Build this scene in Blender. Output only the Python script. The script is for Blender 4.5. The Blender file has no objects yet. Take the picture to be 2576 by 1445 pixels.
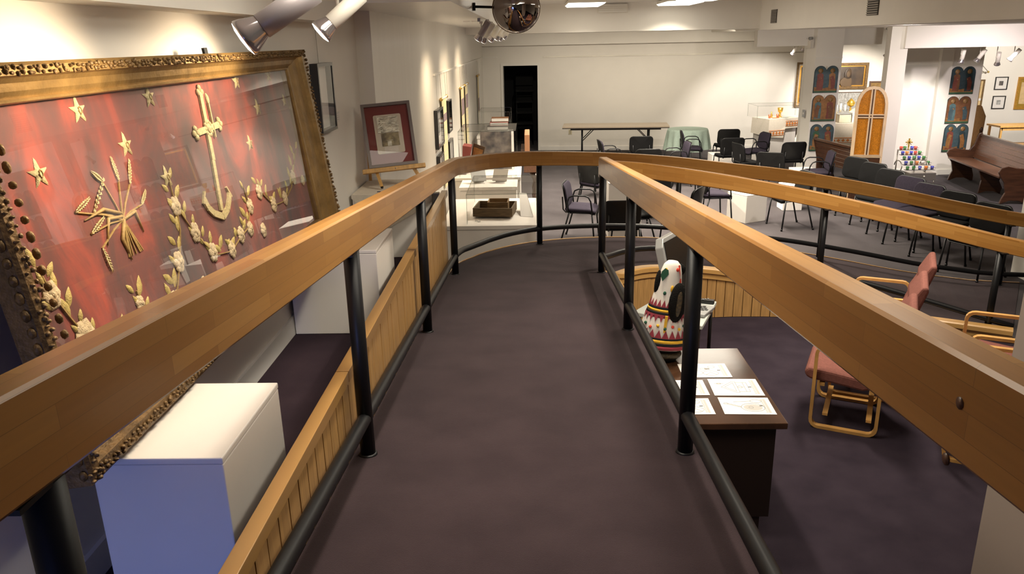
import bpy, bmesh, math, random
from mathutils import Vector, Matrix
R0 = random.Random(7)
PI = math.pi
C = bpy.context.scene.collection
SC = bpy.context.scene
rad = math.radians

# ---------------------------------------------------------------- camera
CAM = Vector((0, 0, 2.65))
RX = Vector((0.99955805, 0.02149202, -0.0205375))
DN = Vector((-0.01304094, -0.30381903, -0.9526405))
FW = Vector((-0.02671385, 0.95248732, -0.30340448))
F_PX = 1950.0
cd = bpy.data.cameras.new('camera'); cam = bpy.data.objects.new('camera', cd); C.objects.link(cam)
cd.sensor_width = 36; cd.lens = F_PX / 2576 * 36; cd.clip_start = .02; cd.clip_end = 80
up, back = -DN, -FW
cam.matrix_world = Matrix(((RX.x, up.x, back.x, CAM.x), (RX.y, up.y, back.y, CAM.y), (RX.z, up.z, back.z, CAM.z), (0, 0, 0, 1)))
SC.camera = cam
# survey helpers: where the sight line of a measured photo point meets a known plane of the room
def ray(u, v): return RX * ((u - 1288) / F_PX) + DN * ((v - 722.5) / F_PX) + FW
def gz(u, v, z=0.): d = ray(u, v); return CAM + d * ((z - CAM.z) / d.z)
def gy(u, v, y): d = ray(u, v); return CAM + d * (y / d.y)
def gx(u, v, x): d = ray(u, v); return CAM + d * (x / d.x)

# ---------------------------------------------------------------- world, view, large lights
w = bpy.data.worlds.new('world'); SC.world = w; w.use_nodes = True
w.node_tree.nodes['Background'].inputs[0].default_value = (.30, .36, .50, 1)
w.node_tree.nodes['Background'].inputs[1].default_value = .02
SC.view_settings.view_transform = 'Standard'; SC.view_settings.look = 'None'
SC.view_settings.gamma = 1; SC.view_settings.use_curve_mapping = False
SC.view_settings.exposure = 0.0
try:
    SC.cycles.max_bounces = 8; SC.cycles.transparent_max_bounces = 24; SC.cycles.sample_clamp_indirect = 6
    SC.cycles.use_denoising = True
except Exception: pass
WARM = (1, .78, .52); TUBE = (1, .90, .74)
def area(name, loc, size, energy, col, rot=(0, 0, 0), sy=None, spread=180):
    l = bpy.data.lights.new(name, 'AREA'); l.energy = energy; l.color = col; l.size = size; l.spread = rad(spread)
    if sy: l.shape = 'RECTANGLE'; l.size_y = sy
    o = bpy.data.objects.new(name, l); o.location = loc; o.rotation_euler = rot; C.objects.link(o); return o
def spot(name, loc, aim, energy, angle, col=WARM, blend=.6, r=.04):
    l = bpy.data.lights.new(name, 'SPOT'); l.energy = energy; l.color = col; l.spot_size = rad(angle); l.spot_blend = blend; l.shadow_soft_size = r
    o = bpy.data.objects.new(name, l); o.location = loc
    o.rotation_euler = (Vector(aim) - Vector(loc)).to_track_quat('-Z', 'Y').to_euler(); C.objects.link(o); return o
# (x, y, watts) of the louvred ceiling fixtures; the one over the left chairs and the last are added, unseen fills; those for desk, ramp and pit are assumed
FLUOR = [(.93, 13.8, 115), (2.55, 14.0, 115), (2.62, 12.5, 140), (.6, 10.9, 75), (2.52, 10.45, 150), (.7, 4.6, 38), (2.7, 6.0, 70), (.7, 2.2, 8), (-.35, 2.6, 17)]
for x, y, e in FLUOR: area('fluorescent_light', (x, y, 3.165), .16, e, TUBE, sy=1.1, spread=128)
# assumed wall washers, unseen behind the cross beam
for x in (.2, 1.5, 2.8, 4.1): spot('assumed_wall_washer', (x, 16.6, 2.72), (x + .05, 19.4, .7), 84, 100, (1, .89, .72), .9)
spot('chapel_fill', (4.9, 10.6, 2.72), (5.7, 12.9, .6), 225, 150, (1, .91, .83), .8)  # added fill for the columns and chair row, no fixture there
spot('chapel_fill', (7.0, 11.2, 2.72), (7.4, 13.2, 0), 300, 140, (1, .87, .88), .8)  # second added fill, brightens the pew and its floor
# assumed bluish daylight from behind the left bay, tints the pedestal; no window modelled
area('assumed_daylight', (-1.02, -1.6, 1.75), .5, 4.5, (.22, .34, 1), (rad(76), 0, 0), .8, 62)

# ---------------------------------------------------------------- materials
M = {}
def mat(n, col, rough=.6, metal=0., noise=0., scale=20., bump=0., coat=0., spec=.5, emit=None, es=0., bscale=None, col2=None, stretch=None, sheen=0.):
    m = bpy.data.materials.new(n); m.use_nodes = True; nt = m.node_tree; b = nt.nodes['Principled BSDF']
    b.inputs['Base Color'].default_value = (*col, 1); b.inputs['Roughness'].default_value = rough; b.inputs['Metallic'].default_value = metal
    b.inputs['Coat Weight'].default_value = coat; b.inputs['Coat Roughness'].default_value = .12; b.inputs['Specular IOR Level'].default_value = spec
    if sheen: b.inputs['Sheen Weight'].default_value = sheen
    if emit: b.inputs['Emission Color'].default_value = (*emit, 1); b.inputs['Emission Strength'].default_value = es
    if noise or bump or col2:
        tc = nt.nodes.new('ShaderNodeTexCoord'); src = tc.outputs['Object']
        if stretch:
            mp = nt.nodes.new('ShaderNodeMapping'); mp.inputs['Scale'].default_value = stretch; nt.links.new(src, mp.inputs[0]); src = mp.outputs[0]
        n1 = nt.nodes.new('ShaderNodeTexNoise'); n1.inputs['Scale'].default_value = scale; n1.inputs['Detail'].default_value = 5; nt.links.new(src, n1.inputs[0])
        if noise or col2:
            r = nt.nodes.new('ShaderNodeValToRGB'); c2 = col2 or tuple(min(1, c * (1 + noise)) for c in col); c1 = col if col2 else tuple(c * (1 - noise) for c in col)
            r.color_ramp.elements[0].position = .32; r.color_ramp.elements[1].position = .68
            r.color_ramp.elements[0].color = (*c1, 1); r.color_ramp.elements[1].color = (*c2, 1)
            nt.links.new(n1.outputs['Fac'], r.inputs[0]); nt.links.new(r.outputs[0], b.inputs['Base Color'])
        if bump:
            n2 = nt.nodes.new('ShaderNodeTexNoise'); n2.inputs['Scale'].default_value = bscale or scale * 4; nt.links.new(src, n2.inputs[0])
            bp = nt.nodes.new('ShaderNodeBump'); bp.inputs['Strength'].default_value = bump; bp.inputs['Distance'].default_value = .01
            nt.links.new(n2.outputs['Fac'], bp.inputs['Height']); nt.links.new(bp.outputs[0], b.inputs['Normal'])
    M[n] = m; return m
def glass(n, tint=(1, 1, 1), ior=1.5, rough=0., extra=0.):
    m = bpy.data.materials.new(n); m.use_nodes = True; nt = m.node_tree; nt.nodes.clear()
    o = nt.nodes.new('ShaderNodeOutputMaterial'); mx = nt.nodes.new('ShaderNodeMixShader'); t = nt.nodes.new('ShaderNodeBsdfTransparent'); g = nt.nodes.new('ShaderNodeBsdfGlossy')
    f0 = ((ior - 1) / (ior + 1)) ** 2; lw = nt.nodes.new('ShaderNodeLayerWeight'); lw.inputs[0].default_value = .5; pw = nt.nodes.new('ShaderNodeMath'); pw.operation = 'POWER'; pw.inputs[1].default_value = 5; nt.links.new(lw.outputs['Facing'], pw.inputs[0])
    f = nt.nodes.new('ShaderNodeMath'); f.operation = 'MULTIPLY_ADD'; f.inputs[1].default_value = 1 - f0; f.inputs[2].default_value = f0; nt.links.new(pw.outputs[0], f.inputs[0]); t.inputs[0].default_value = (*tint, 1); g.inputs['Roughness'].default_value = rough
    ad = nt.nodes.new('ShaderNodeMath'); ad.operation = 'ADD'; ad.inputs[1].default_value = extra; nt.links.new(f.outputs[0], ad.inputs[0])
    nt.links.new(ad.outputs[0], mx.inputs[0]); nt.links.new(t.outputs[0], mx.inputs[1]); nt.links.new(g.outputs[0], mx.inputs[2]); nt.links.new(mx.outputs[0], o.inputs[0]); M[n] = m
def wood_lam(n, cA, cB, cC, bw=.5, rh=.036, rough=.22, coat=.6):
    # glue-laminated beam: staves along the beam, each with its own tone, taken from the beam's own UV
    m = bpy.data.materials.new(n); m.use_nodes = True; nt = m.node_tree; b = nt.nodes['Principled BSDF']; L = nt.links.new
    uv = nt.nodes.new('ShaderNodeUVMap'); br = nt.nodes.new('ShaderNodeTexBrick'); br.inputs['Scale'].default_value = 1; br.inputs['Brick Width'].default_value = bw; br.inputs['Row Height'].default_value = rh
    br.inputs['Mortar Size'].default_value = .0006; br.inputs['Color1'].default_value = (*cA, 1); br.inputs['Color2'].default_value = (*cB, 1); br.inputs['Mortar'].default_value = (*cC, 1); br.offset = .37
    L(uv.outputs[0], br.inputs[0]); mp = nt.nodes.new('ShaderNodeMapping'); mp.inputs['Scale'].default_value = (4, 90, 1); L(uv.outputs[0], mp.inputs[0])
    nz = nt.nodes.new('ShaderNodeTexNoise'); nz.inputs['Scale'].default_value = 1.2; nz.inputs['Detail'].default_value = 6; L(mp.outputs[0], nz.inputs[0])
    mx = nt.nodes.new('ShaderNodeMix'); mx.data_type = 'RGBA'; mx.blend_type = 'MULTIPLY'; mx.inputs[0].default_value = .35
    rp = nt.nodes.new('ShaderNodeValToRGB'); rp.color_ramp.elements[0].color = (.55, .5, .45, 1); rp.color_ramp.elements[1].color = (1.15, 1.12, 1.1, 1); L(nz.outputs['Fac'], rp.inputs[0])
    L(br.outputs['Color'], mx.inputs[6]); L(rp.outputs[0], mx.inputs[7]); L(mx.outputs[2], b.inputs['Base Color'])
    b.inputs['Roughness'].default_value = rough + .12; b.inputs['Coat Weight'].default_value = coat; b.inputs['Coat Roughness'].default_value = rough * .7
    M[n] = m
mat('wall', (.80, .765, .70), .55, noise=.015, scale=3, bump=.03, bscale=90, spec=.3)
mat('wall_gloss', (.80, .765, .70), .30, noise=.02, scale=3, bump=.05, bscale=6, spec=.6, stretch=(1, 3, .12))
mat('ceiling', (.72, .68, .63), .45, noise=.02, scale=2, spec=.5)
mat('trimwhite', (.80, .775, .72), .45)
mat('wall_dimmed', (.34, .275, .235), .6, noise=.02, scale=3)  # wall paint darkened to stand in for dim light on the near pier
mat('carpet', (.054, .046, .049), .95, noise=.22, scale=2.2, bump=.5, bscale=420, spec=.1, col2=(.070, .061, .064), sheen=.05)
mat('carpet_ramp', (.033, .0205, .024), .95, scale=4.5, bump=.5, bscale=420, spec=.1, col2=(.047, .030, .034), sheen=.08)
mat('carpet_dark', (.030, .019, .026), .95, scale=4, bump=.5, bscale=420, spec=.1, col2=(.044, .028, .036))
mat('carpet_pit', (.028, .020, .029), .95, scale=5, bump=.5, bscale=420, spec=.1, col2=(.040, .029, .040))
wood_lam('beam', (.52, .262, .066), (.385, .172, .036), (.30, .14, .035), rough=.26, coat=.4)
wood_lam('capwood', (.60, .345, .115), (.57, .32, .10), (.45, .25, .08), 3, .2)
mat('slat', (.47, .265, .095), .42, noise=.16, scale=9, stretch=(6, 6, .6), coat=.2)
mat('slatback', (.075, .04, .016), .8)
mat('blackmetal', (.007, .007, .008), .42, spec=.32)
mat('white_paint', (.79, .745, .69), .5, noise=.02, scale=4, bump=.02, bscale=60)
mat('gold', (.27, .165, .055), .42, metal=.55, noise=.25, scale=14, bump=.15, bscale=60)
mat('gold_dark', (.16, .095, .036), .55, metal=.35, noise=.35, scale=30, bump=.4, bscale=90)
mat('thread', (.52, .43, .22), .55, noise=.2, scale=120, bump=.5, bscale=500)
mat('thread_dark', (.30, .20, .07), .6, noise=.2, scale=120)
mat('rose', (.56, .44, .27), .6, noise=.2, scale=60, bump=.5, bscale=300)
mat('leafgold', (.44, .34, .11), .6, noise=.2, scale=80, bump=.4, bscale=300)
glass('pane', ior=1.55, extra=.02); glass('pane_clear', ior=1.5)
glass('acrylic', (.985, .985, .98), 1.45)
glass('acrylic_edge', (.80, .84, .82), 1.5, .1, .12)
mat('black_frame', (.012, .011, .011), .35, coat=.3)
mat('grey_frame', (.16, .13, .115), .32, metal=.3)
mat('maroon', (.20, .038, .03), .8, noise=.05, scale=60)
mat('cream', (.66, .58, .44), .8, noise=.05, scale=12)
mat('paper', (.80, .77, .73), .8)
mat('ink', (.30, .29, .28), .9); mat('ink_dark', (.04, .04, .04), .9); mat('ink_soft', (.52, .50, .47), .9)
mat('photo_grey', (.25, .25, .24), .6, scale=26, col2=(.55, .55, .53)); mat('photo_dark', (.04, .04, .045), .4, scale=8, col2=(.20, .17, .15))
mat('silver', (.48, .44, .34), .35, metal=.6, noise=.2, scale=20, bump=.4, bscale=40)
mat('sepia', (.09, .065, .025), .5, scale=22, col2=(.40, .32, .16))
mat('pine', (.62, .36, .115), .45, noise=.15, scale=8, stretch=(6, 6, .8))
mat('icon_dim', (.15, .095, .05), .6)
mat('old_wood', (.115, .075, .035), .75, noise=.35, scale=10, stretch=(1, 6, 6), bump=.2); mat('old_wood2', (.23, .14, .055), .7, noise=.3, scale=10, stretch=(1, 6, 6), bump=.2)
mat('linen', (.70, .63, .52), .85, noise=.05, scale=40, bump=.2, bscale=300)
mat('stitch_red', (.36, .035, .03), .8); mat('stitch_blue', (.03, .03, .09), .8); mat('stitch_orange', (.62, .21, .05), .8)
mat('lamp_can', (.34, .30, .31), .38, metal=.25); mat('lamp_white', (.74, .70, .62), .4)
mat('reflector', (.62, .58, .60), .14, metal=.85)
mat('lens_on', (1, .95, .85), .3, emit=(1, .93, .80), es=14); mat('lens_dim', (.6, .56, .5), .3, emit=(1, .9, .75), es=.25)
mat('tube_on', (1, 1, 1), .3, emit=(1, .93, .78), es=5)
mat('grille', (.30, .27, .23), .5); mat('grille_dark', (.06, .055, .05), .8)
mat('shell', (.007, .007, .007), .42, bump=.05, scale=60, spec=.35); mat('fabric_purple', (.030, .024, .036), .92, noise=.2, scale=90, bump=.3, bscale=400, spec=.15); mat('fabric_black', (.006, .0058, .006), .9, noise=.2, scale=90, bump=.3, bscale=400, spec=.2)
mat('mauve', (.20, .078, .062), .92, noise=.12, scale=60, bump=.3, bscale=350, spec=.15); mat('bentwood', (.58, .315, .095), .3, noise=.15, scale=9, coat=.4)
mat('mahogany', (.060, .024, .011), .35, noise=.3, scale=5, stretch=(6, 1, 6), coat=.4); mat('mahogany2', (.135, .058, .028), .4, noise=.2, scale=7, stretch=(6, 1, 6), coat=.35)
mat('desktop', (.060, .027, .014), .16, noise=.35, scale=6, coat=.8, bump=.04, bscale=12); mat('desk_dark', (.016, .008, .006), .5)
mat('laminate', (.50, .41, .31), .4, noise=.1, scale=20, stretch=(1, 12, 12)); mat('table_edge', (.03, .024, .02), .5)
mat('mint', (.43, .54, .46), .85, noise=.05, scale=30, bump=.2, bscale=200)
mat('amber', (.42, .155, .012), .28, noise=.25, scale=60, bump=.2, bscale=120, coat=.4, emit=(.9, .38, .03), es=.0); mat('window_wood', (.58, .42, .26), .55, noise=.1, scale=8); mat('window_dark', (.10, .05, .03), .6)
mat('icon_blue', (.045, .078, .092), .6, noise=.25, scale=18); mat('icon_brown', (.15, .062, .024), .6, noise=.25, scale=18); mat('icon_ochre', (.26, .12, .036), .6, noise=.25, scale=18); mat('icon_green', (.035, .09, .045), .6, noise=.2, scale=18); mat('icon_red', (.17, .045, .03), .6, noise=.2, scale=18); mat('icon_teal', (.07, .13, .14), .6, noise=.2, scale=18); mat('icon_skin', (.24, .13, .06), .6); mat('icon_halo', (.26, .15, .045), .5, metal=.2); mat('icon_deep', (.02, .04, .048), .6, noise=.25, scale=18)
mat('gilt', (.62, .33, .055), .35, metal=.5, noise=.15, scale=30); mat('gilt_bright', (.85, .55, .10), .3, metal=.75); mat('parchment', (.66, .48, .24), .8, noise=.12, scale=14); mat('oil_dark', (.035, .02, .012), .4, scale=5, col2=(.10, .06, .03)); mat('robe_tan', (.42, .23, .085), .85, noise=.15, scale=20, stretch=(6, 6, 1)); mat('copper', (.62, .22, .10), .35, metal=.5)
mat('wire', (.45, .42, .36), .4, metal=.5); mat('scroll', (.72, .62, .36), .85, noise=.05, scale=30); mat('scroll_print', (.17, .12, .15), .8, scale=40, col2=(.34, .25, .24)); mat('brass', (.65, .42, .12), .3, metal=.8)
mat('book_red', (.42, .045, .03), .6); mat('book_black', (.02, .02, .025), .5); mat('book_brown', (.36, .17, .08), .6)
for k, c in dict(blue=(.02, .03, .42), red=(.75, .05, .025), green=(.03, .20, .035), orange=(.75, .20, .02), clear=(.7, .7, .66)).items(): mat('cup_' + k, c, .12, coat=.6, spec=.7)
mat('steel', (.50, .47, .42), .3, metal=.8); mat('plastic_grey', (.30, .30, .29), .35, coat=.2); mat('plastic_lid', (.52, .54, .50), .4); mat('black_plastic', (.010, .010, .010), .25, spec=.35)
mat('mirror_face', (.42, .38, .36), .03, metal=1.0); mat('mirror_rim', (.05, .03, .02), .3, coat=.4)
mat('felt_white', (.74, .68, .60), .9, bump=.2, scale=100); mat('felt_maroon', (.26, .03, .045), .9); mat('felt_black', (.008, .008, .008), .95); mat('felt_green', (.015, .075, .04), .9); mat('felt_yellow', (.75, .42, .03), .9); mat('felt_red', (.70, .06, .03), .9); mat('fur', (.010, .009, .008), 1.0, bump=.9, scale=60, bscale=180, spec=.1); mat('lace_gold', (.085, .055, .02), .6, scale=90, col2=(.02, .015, .01))
mat('ivory', (.85, .82, .70), .4); mat('candle', (.86, .83, .74), .5); mat('fridge_white', (.85, .84, .80), .4)
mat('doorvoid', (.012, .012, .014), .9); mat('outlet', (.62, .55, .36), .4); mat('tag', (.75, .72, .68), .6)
def banner_mat():
    m = bpy.data.materials.new('banner_cloth'); m.use_nodes = True; nt = m.node_tree; b = nt.nodes['Principled BSDF']; L = nt.links.new
    tc = nt.nodes.new('ShaderNodeTexCoord'); mp = nt.nodes.new('ShaderNodeMapping'); mp.inputs['Scale'].default_value = (2, 1.6, .7); L(tc.outputs['Object'], mp.inputs[0])
    n = nt.nodes.new('ShaderNodeTexNoise'); n.inputs['Scale'].default_value = 2.6; n.inputs['Detail'].default_value = 7; n.inputs['Roughness'].default_value = .62; n.inputs['Distortion'].default_value = .6; L(mp.outputs[0], n.inputs[0])
    r = nt.nodes.new('ShaderNodeValToRGB'); e = r.color_ramp.elements; e[0].position = .33; e[0].color = (.026, .007, .007, 1); e[1].position = .72; e[1].color = (.42, .040, .009, 1)
    x = e.new(.5); x.color = (.12, .014, .007, 1); L(n.outputs['Fac'], r.inputs[0]); L(r.outputs[0], b.inputs['Base Color']); b.inputs['Roughness'].default_value = .7; b.inputs['Sheen Weight'].default_value = .3; M['banner'] = m
banner_mat()

# ---------------------------------------------------------------- mesh helpers
class MB:
    def __init__(s): s.v = []; s.f = []; s.uv = None; s.T = Matrix.Identity(4); s.sm = []
    def add(s, vs, fs, smooth=False):
        o = len(s.v); s.v += [s.T @ Vector(p) for p in vs]; s.f += [tuple(i + o for i in f) for f in fs]; s.sm += [smooth] * len(fs); return s
    def box(s, c, d, rz=0., rx=0., ry=0.):
        x, y, z = (k / 2 for k in d); m = Matrix.Translation(c) @ Matrix.Rotation(rz, 4, 'Z') @ Matrix.Rotation(ry, 4, 'Y') @ Matrix.Rotation(rx, 4, 'X')
        vs = [m @ Vector(p) for p in ((-x, -y, -z), (x, -y, -z), (x, y, -z), (-x, y, -z), (-x, -y, z), (x, -y, z), (x, y, z), (-x, y, z))]
        return s.add(vs, [(3, 2, 1, 0), (4, 5, 6, 7), (0, 1, 5, 4), (1, 2, 6, 5), (2, 3, 7, 6), (3, 0, 4, 7)])
    def bb(s, a, b): return s.box([(i + j) / 2 for i, j in zip(a, b)], [abs(j - i) for i, j in zip(a, b)])
    def tube(s, pts, r, n=8, close=False, cap=True):
        P = [Vector(p) for p in pts]; k = len(P); vs = []; fs = []; prev = None
        for i, p in enumerate(P):
            t = (P[(i + 1) % k] - P[i - 1]) if close else (P[min(i + 1, k - 1)] - P[max(i - 1, 0)])
            t = t.normalized() if t.length > 1e-9 else Vector((0, 0, 1))
            if prev is None: a = t.orthogonal().normalized()
            else:
                a = prev - t * prev.dot(t); a = a.normalized() if a.length > 1e-6 else t.orthogonal().normalized()
            prev = a; b = t.cross(a); rr = r[i] if isinstance(r, (list, tuple)) else r
            vs += [p + (a * math.cos(2 * PI * j / n) + b * math.sin(2 * PI * j / n)) * rr for j in range(n)]
        for i in range(k if close else k - 1):
            q = (i + 1) % k
            fs += [(i * n + j, i * n + (j + 1) % n, q * n + (j + 1) % n, q * n + j) for j in range(n)]
        if cap and not close: fs += [tuple(range(n))[::-1], tuple((k - 1) * n + j for j in range(n))]
        return s.add(vs, fs, n > 4)
    def lathe(s, prof, n=20, c=(0, 0, 0), sx=1., sy=1.):
        vs = [(c[0] + r * sx * math.cos(2 * PI * j / n), c[1] + r * sy * math.sin(2 * PI * j / n), c[2] + z) for r, z in prof for j in range(n)]; k = len(prof)
        fs = [(i * n + j, i * n + (j + 1) % n, (i + 1) * n + (j + 1) % n, (i + 1) * n + j) for i in range(k - 1) for j in range(n)]
        if prof[0][0] > 1e-5: fs.append(tuple(range(n))[::-1])
        if prof[-1][0] > 1e-5: fs.append(tuple((k - 1) * n + j for j in range(n)))
        return s.add(vs, fs, True)
    def prism(s, poly, d0, d1, ax='y'):   # 2D outline extruded along an axis: y -> (x,z) outline, x -> (y,z), z -> (x,y)
        k = len(poly); mk = {'y': lambda a, b, d: (a, d, b), 'x': lambda a, b, d: (d, a, b), 'z': lambda a, b, d: (a, b, d)}[ax]
        vs = [mk(a, b, d0) for a, b in poly] + [mk(a, b, d1) for a, b in poly]
        fs = [tuple(range(k)), tuple(range(2 * k - 1, k - 1, -1))] + [(i, k + i, k + (i + 1) % k, (i + 1) % k) for i in range(k)]
        return s.add(vs, fs)
    def sphere(s, c, r, n=10, m=6, sc=(1, 1, 1)):
        pr = [(max(1e-6, math.sin(PI * i / m)) * r, -math.cos(PI * i / m) * r) for i in range(m + 1)]
        vs = [(c[0] + a * sc[0] * math.cos(2 * PI * j / n), c[1] + a * sc[1] * math.sin(2 * PI * j / n), c[2] + z * sc[2]) for a, z in pr for j in range(n)]
        fs = [(i * n + j, i * n + (j + 1) % n, (i + 1) * n + (j + 1) % n, (i + 1) * n + j) for i in range(m) for j in range(n)]
        return s.add(vs, fs, True)
    def quad(s, a, b, c, d): return s.add([a, b, c, d], [(0, 1, 2, 3)])
def obj(name, mb, m, parent=None, label=None, cat=None, group=None, kind=None, bevel=0., origin=None):
    me = bpy.data.meshes.new(name); off = Vector((0, 0, 0))
    if parent is not None and mb.__dict__.get('world'): off = wloc(parent)
    elif parent is None and origin is not None: off = Vector(origin)
    me.from_pydata([tuple(p - off) for p in mb.v], [], mb.f)
    me.polygons.foreach_set('use_smooth', mb.sm)
    if mb.uv:
        ul = me.uv_layers.new(name='UVMap')
        for p in me.polygons:
            for li, q in zip(p.loop_indices, mb.uv[p.index]): ul.data[li].uv = q
    me.materials.append(M[m]); me.update()
    bm = bmesh.new(); bm.from_mesh(me); bmesh.ops.recalc_face_normals(bm, faces=bm.faces); bm.to_mesh(me); bm.free()
    o = bpy.data.objects.new(name, me); C.objects.link(o)
    if parent is not None: o.parent = parent
    elif origin is not None: o.location = origin
    if bevel:
        bv = o.modifiers.new('bevel', 'BEVEL'); bv.width = bevel; bv.segments = 2; bv.limit_method = 'ANGLE'
    return tag(o, label, cat, group, kind)
def tag(o, label=None, cat=None, group=None, kind=None):
    for k, v in (('label', label), ('category', cat), ('group', group), ('kind', kind)):
        if v: o[k] = v
    return o
def wloc(o):
    v = Vector(o.location); p = o.parent
    while p: v += Vector(p.location); p = p.parent
    return v
def thing(name, label, cat, loc=(0, 0, 0), rz=0., group=None):
    o = bpy.data.objects.new(name, None); o.empty_display_size = .1; C.objects.link(o); o.location = loc; o.rotation_euler = (0, 0, rz)
    return tag(o, label, cat, group)
def W():
    m = MB(); m.world = True; return m
def struct(name, mb, m): return obj(name, mb, m, kind='structure')
def dup(root, loc, rz=None, label=None, group=None, drop=()):
    r = root.copy(); C.objects.link(r); r.location = loc
    if rz is not None: r.rotation_euler = (0, 0, rz)
    if label: r['label'] = label
    if group: r['group'] = group
    for ch in list(root.children):
        if ch.name.split('.')[0] in drop: continue
        c = ch.copy(); C.objects.link(c); c.parent = r
        for g in list(ch.children):
            d = g.copy(); C.objects.link(d); d.parent = c
    return r
def lerp(a, b, t): return a + (b - a) * t
def arcpts(cx, cy, r, a0, a1, n): return [(cx + r * math.cos(rad(lerp(a0, a1, i / n))), cy + r * math.sin(rad(lerp(a0, a1, i / n)))) for i in range(n + 1)]
def sweep(path, prof, uv0=0.):   # path of (x,y,z): vertical-sided profile of (lateral, up), lateral positive = left of travel; UVs run along the beam
    m = W(); P = [Vector(p) for p in path]; k = len(prof); m.uv = []; s = 0.; S = []; per = [0.]
    for i in range(k): per.append(per[-1] + math.dist(prof[i], prof[(i + 1) % k]))
    vs = []
    for i, p in enumerate(P):
        if i: s += (p - P[i - 1]).length
        S.append(s)
        def nrm(a, b): d = (b - a); d.z = 0; d.normalize(); return Vector((-d.y, d.x, 0))
        if i == 0: n = nrm(P[0], P[1])
        elif i == len(P) - 1: n = nrm(P[-2], P[-1])
        else:
            a, b = nrm(P[i - 1], p), nrm(p, P[i + 1]); n = (a + b).normalized(); n /= max(.4, n.dot(a))
        vs += [p + n * a + Vector((0, 0, b)) for a, b in prof]
    fs = []
    for i in range(len(P) - 1):
        for j in range(k):
            q = (j + 1) % k; fs.append((i * k + j, i * k + q, (i + 1) * k + q, (i + 1) * k + j)); m.uv.append([(S[i], per[j] + uv0), (S[i], per[j + 1] + uv0), (S[i + 1], per[j + 1] + uv0), (S[i + 1], per[j] + uv0)])
    for idx in (range(k), range(len(P) * k - 1, (len(P) - 1) * k - 1, -1)): fs.append(tuple(idx)); m.uv.append([(0, 0)] * k)
    m.add(vs, fs); return m
def rrect(w, h, r, n=4, cx=0., cy=0.):
    P = []
    for sx, sy, a in ((1, 1, 0), (-1, 1, 90), (-1, -1, 180), (1, -1, 270)):
        P += [(cx + sx * (w / 2 - r) + r * math.cos(rad(a + 90 * i / n)), cy + sy * (h / 2 - r) + r * math.sin(rad(a + 90 * i / n))) for i in range(n + 1)]
    return P
OUTER = [(-0.643,6.200,0.795,0.952,1.745), (-0.632,6.333,0.785,0.938,1.735), (-0.621,6.467,0.772,0.920,1.721), (-0.600,6.600,0.757,0.902,1.707), (-0.565,6.734,0.740,0.883,1.692), (-0.521,6.868,0.722,0.868,1.679), (-0.470,7.000,0.705,0.856,1.668), (-0.414,7.130,0.693,0.848,1.657), (-0.351,7.257,0.680,0.838,1.645), (-0.280,7.380,0.668,0.830,1.632), (-0.201,7.499,0.657,0.821,1.619), (-0.114,7.614,0.646,0.810,1.606), (-0.020,7.720,0.635,0.800,1.592), (0.079,7.815,0.624,0.789,1.578), (0.185,7.901,0.613,0.777,1.564), (0.300,7.980,0.602,0.765,1.551), (0.426,8.053,0.591,0.752,1.536), (0.560,8.120,0.579,0.739,1.522), (0.700,8.180,0.567,0.726,1.507), (0.846,8.233,0.555,0.712,1.492), (0.998,8.280,0.541,0.697,1.477), (1.150,8.320,0.527,0.682,1.461), (1.298,8.353,0.512,0.666,1.444), (1.446,8.379,0.496,0.649,1.427), (1.600,8.400,0.480,0.630,1.408), (1.756,8.417,0.460,0.609,1.387), (1.917,8.430,0.438,0.585,1.363), (2.100,8.440,0.414,0.558,1.337), (2.322,8.447,0.387,0.529,1.308), (2.567,8.450,0.358,0.500,1.278), (2.800,8.450,0.326,0.468,1.245), (3.007,8.447,0.291,0.434,1.210), (3.204,8.441,0.255,0.399,1.175), (3.400,8.430,0.218,0.363,1.138), (3.600,8.412,0.180,0.327,1.102), (3.800,8.388,0.141,0.289,1.064), (4.000,8.360,0.105,0.250,1.024), (4.196,8.328,0.074,0.215,0.983), (4.393,8.291,0.048,0.187,0.940), (4.600,8.250,0.029,0.164,0.899), (4.826,8.203,0.008,0.138,0.856), (5.063,8.151,0.006,0.130,0.812), (5.300,8.100,0.006,0.130,0.779)]
INNER = [(0.573,6.200,0.795,0.952,1.745), (0.579,6.283,0.771,0.919,1.719), (0.584,6.365,0.743,0.884,1.694), (0.600,6.450,0.717,0.856,1.674), (0.630,6.539,0.689,0.832,1.658), (0.670,6.630,0.662,0.813,1.645), (0.720,6.720,0.636,0.801,1.635), (0.781,6.810,0.628,0.793,1.618), (0.852,6.899,0.619,0.784,1.600), (0.930,6.980,0.609,0.774,1.581), (1.011,7.051,0.598,0.763,1.562), (1.098,7.114,0.585,0.750,1.541), (1.200,7.170,0.570,0.735,1.518), (1.320,7.221,0.555,0.720,1.494), (1.454,7.266,0.537,0.702,1.468), (1.600,7.300,0.518,0.683,1.440), (1.759,7.320,0.496,0.661,1.410), (1.930,7.330,0.469,0.634,1.378), (2.100,7.330,0.440,0.605,1.345), (2.267,7.323,0.409,0.574,1.313), (2.433,7.307,0.375,0.540,1.280), (2.600,7.280,0.340,0.505,1.247), (2.767,7.240,0.303,0.468,1.213), (2.933,7.188,0.265,0.430,1.179), (3.100,7.130,0.227,0.392,1.145), (3.267,7.067,0.189,0.354,1.110), (3.433,6.997,0.152,0.317,1.074), (3.600,6.920,0.115,0.280,1.038), (3.767,6.836,0.083,0.242,1.003), (3.933,6.744,0.047,0.204,0.967), (4.100,6.650,0.017,0.168,0.932), (4.267,6.554,0.006,0.132,0.903)]
def zr(y): return 1.137 - .0961 * (y - 2.643)
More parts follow.
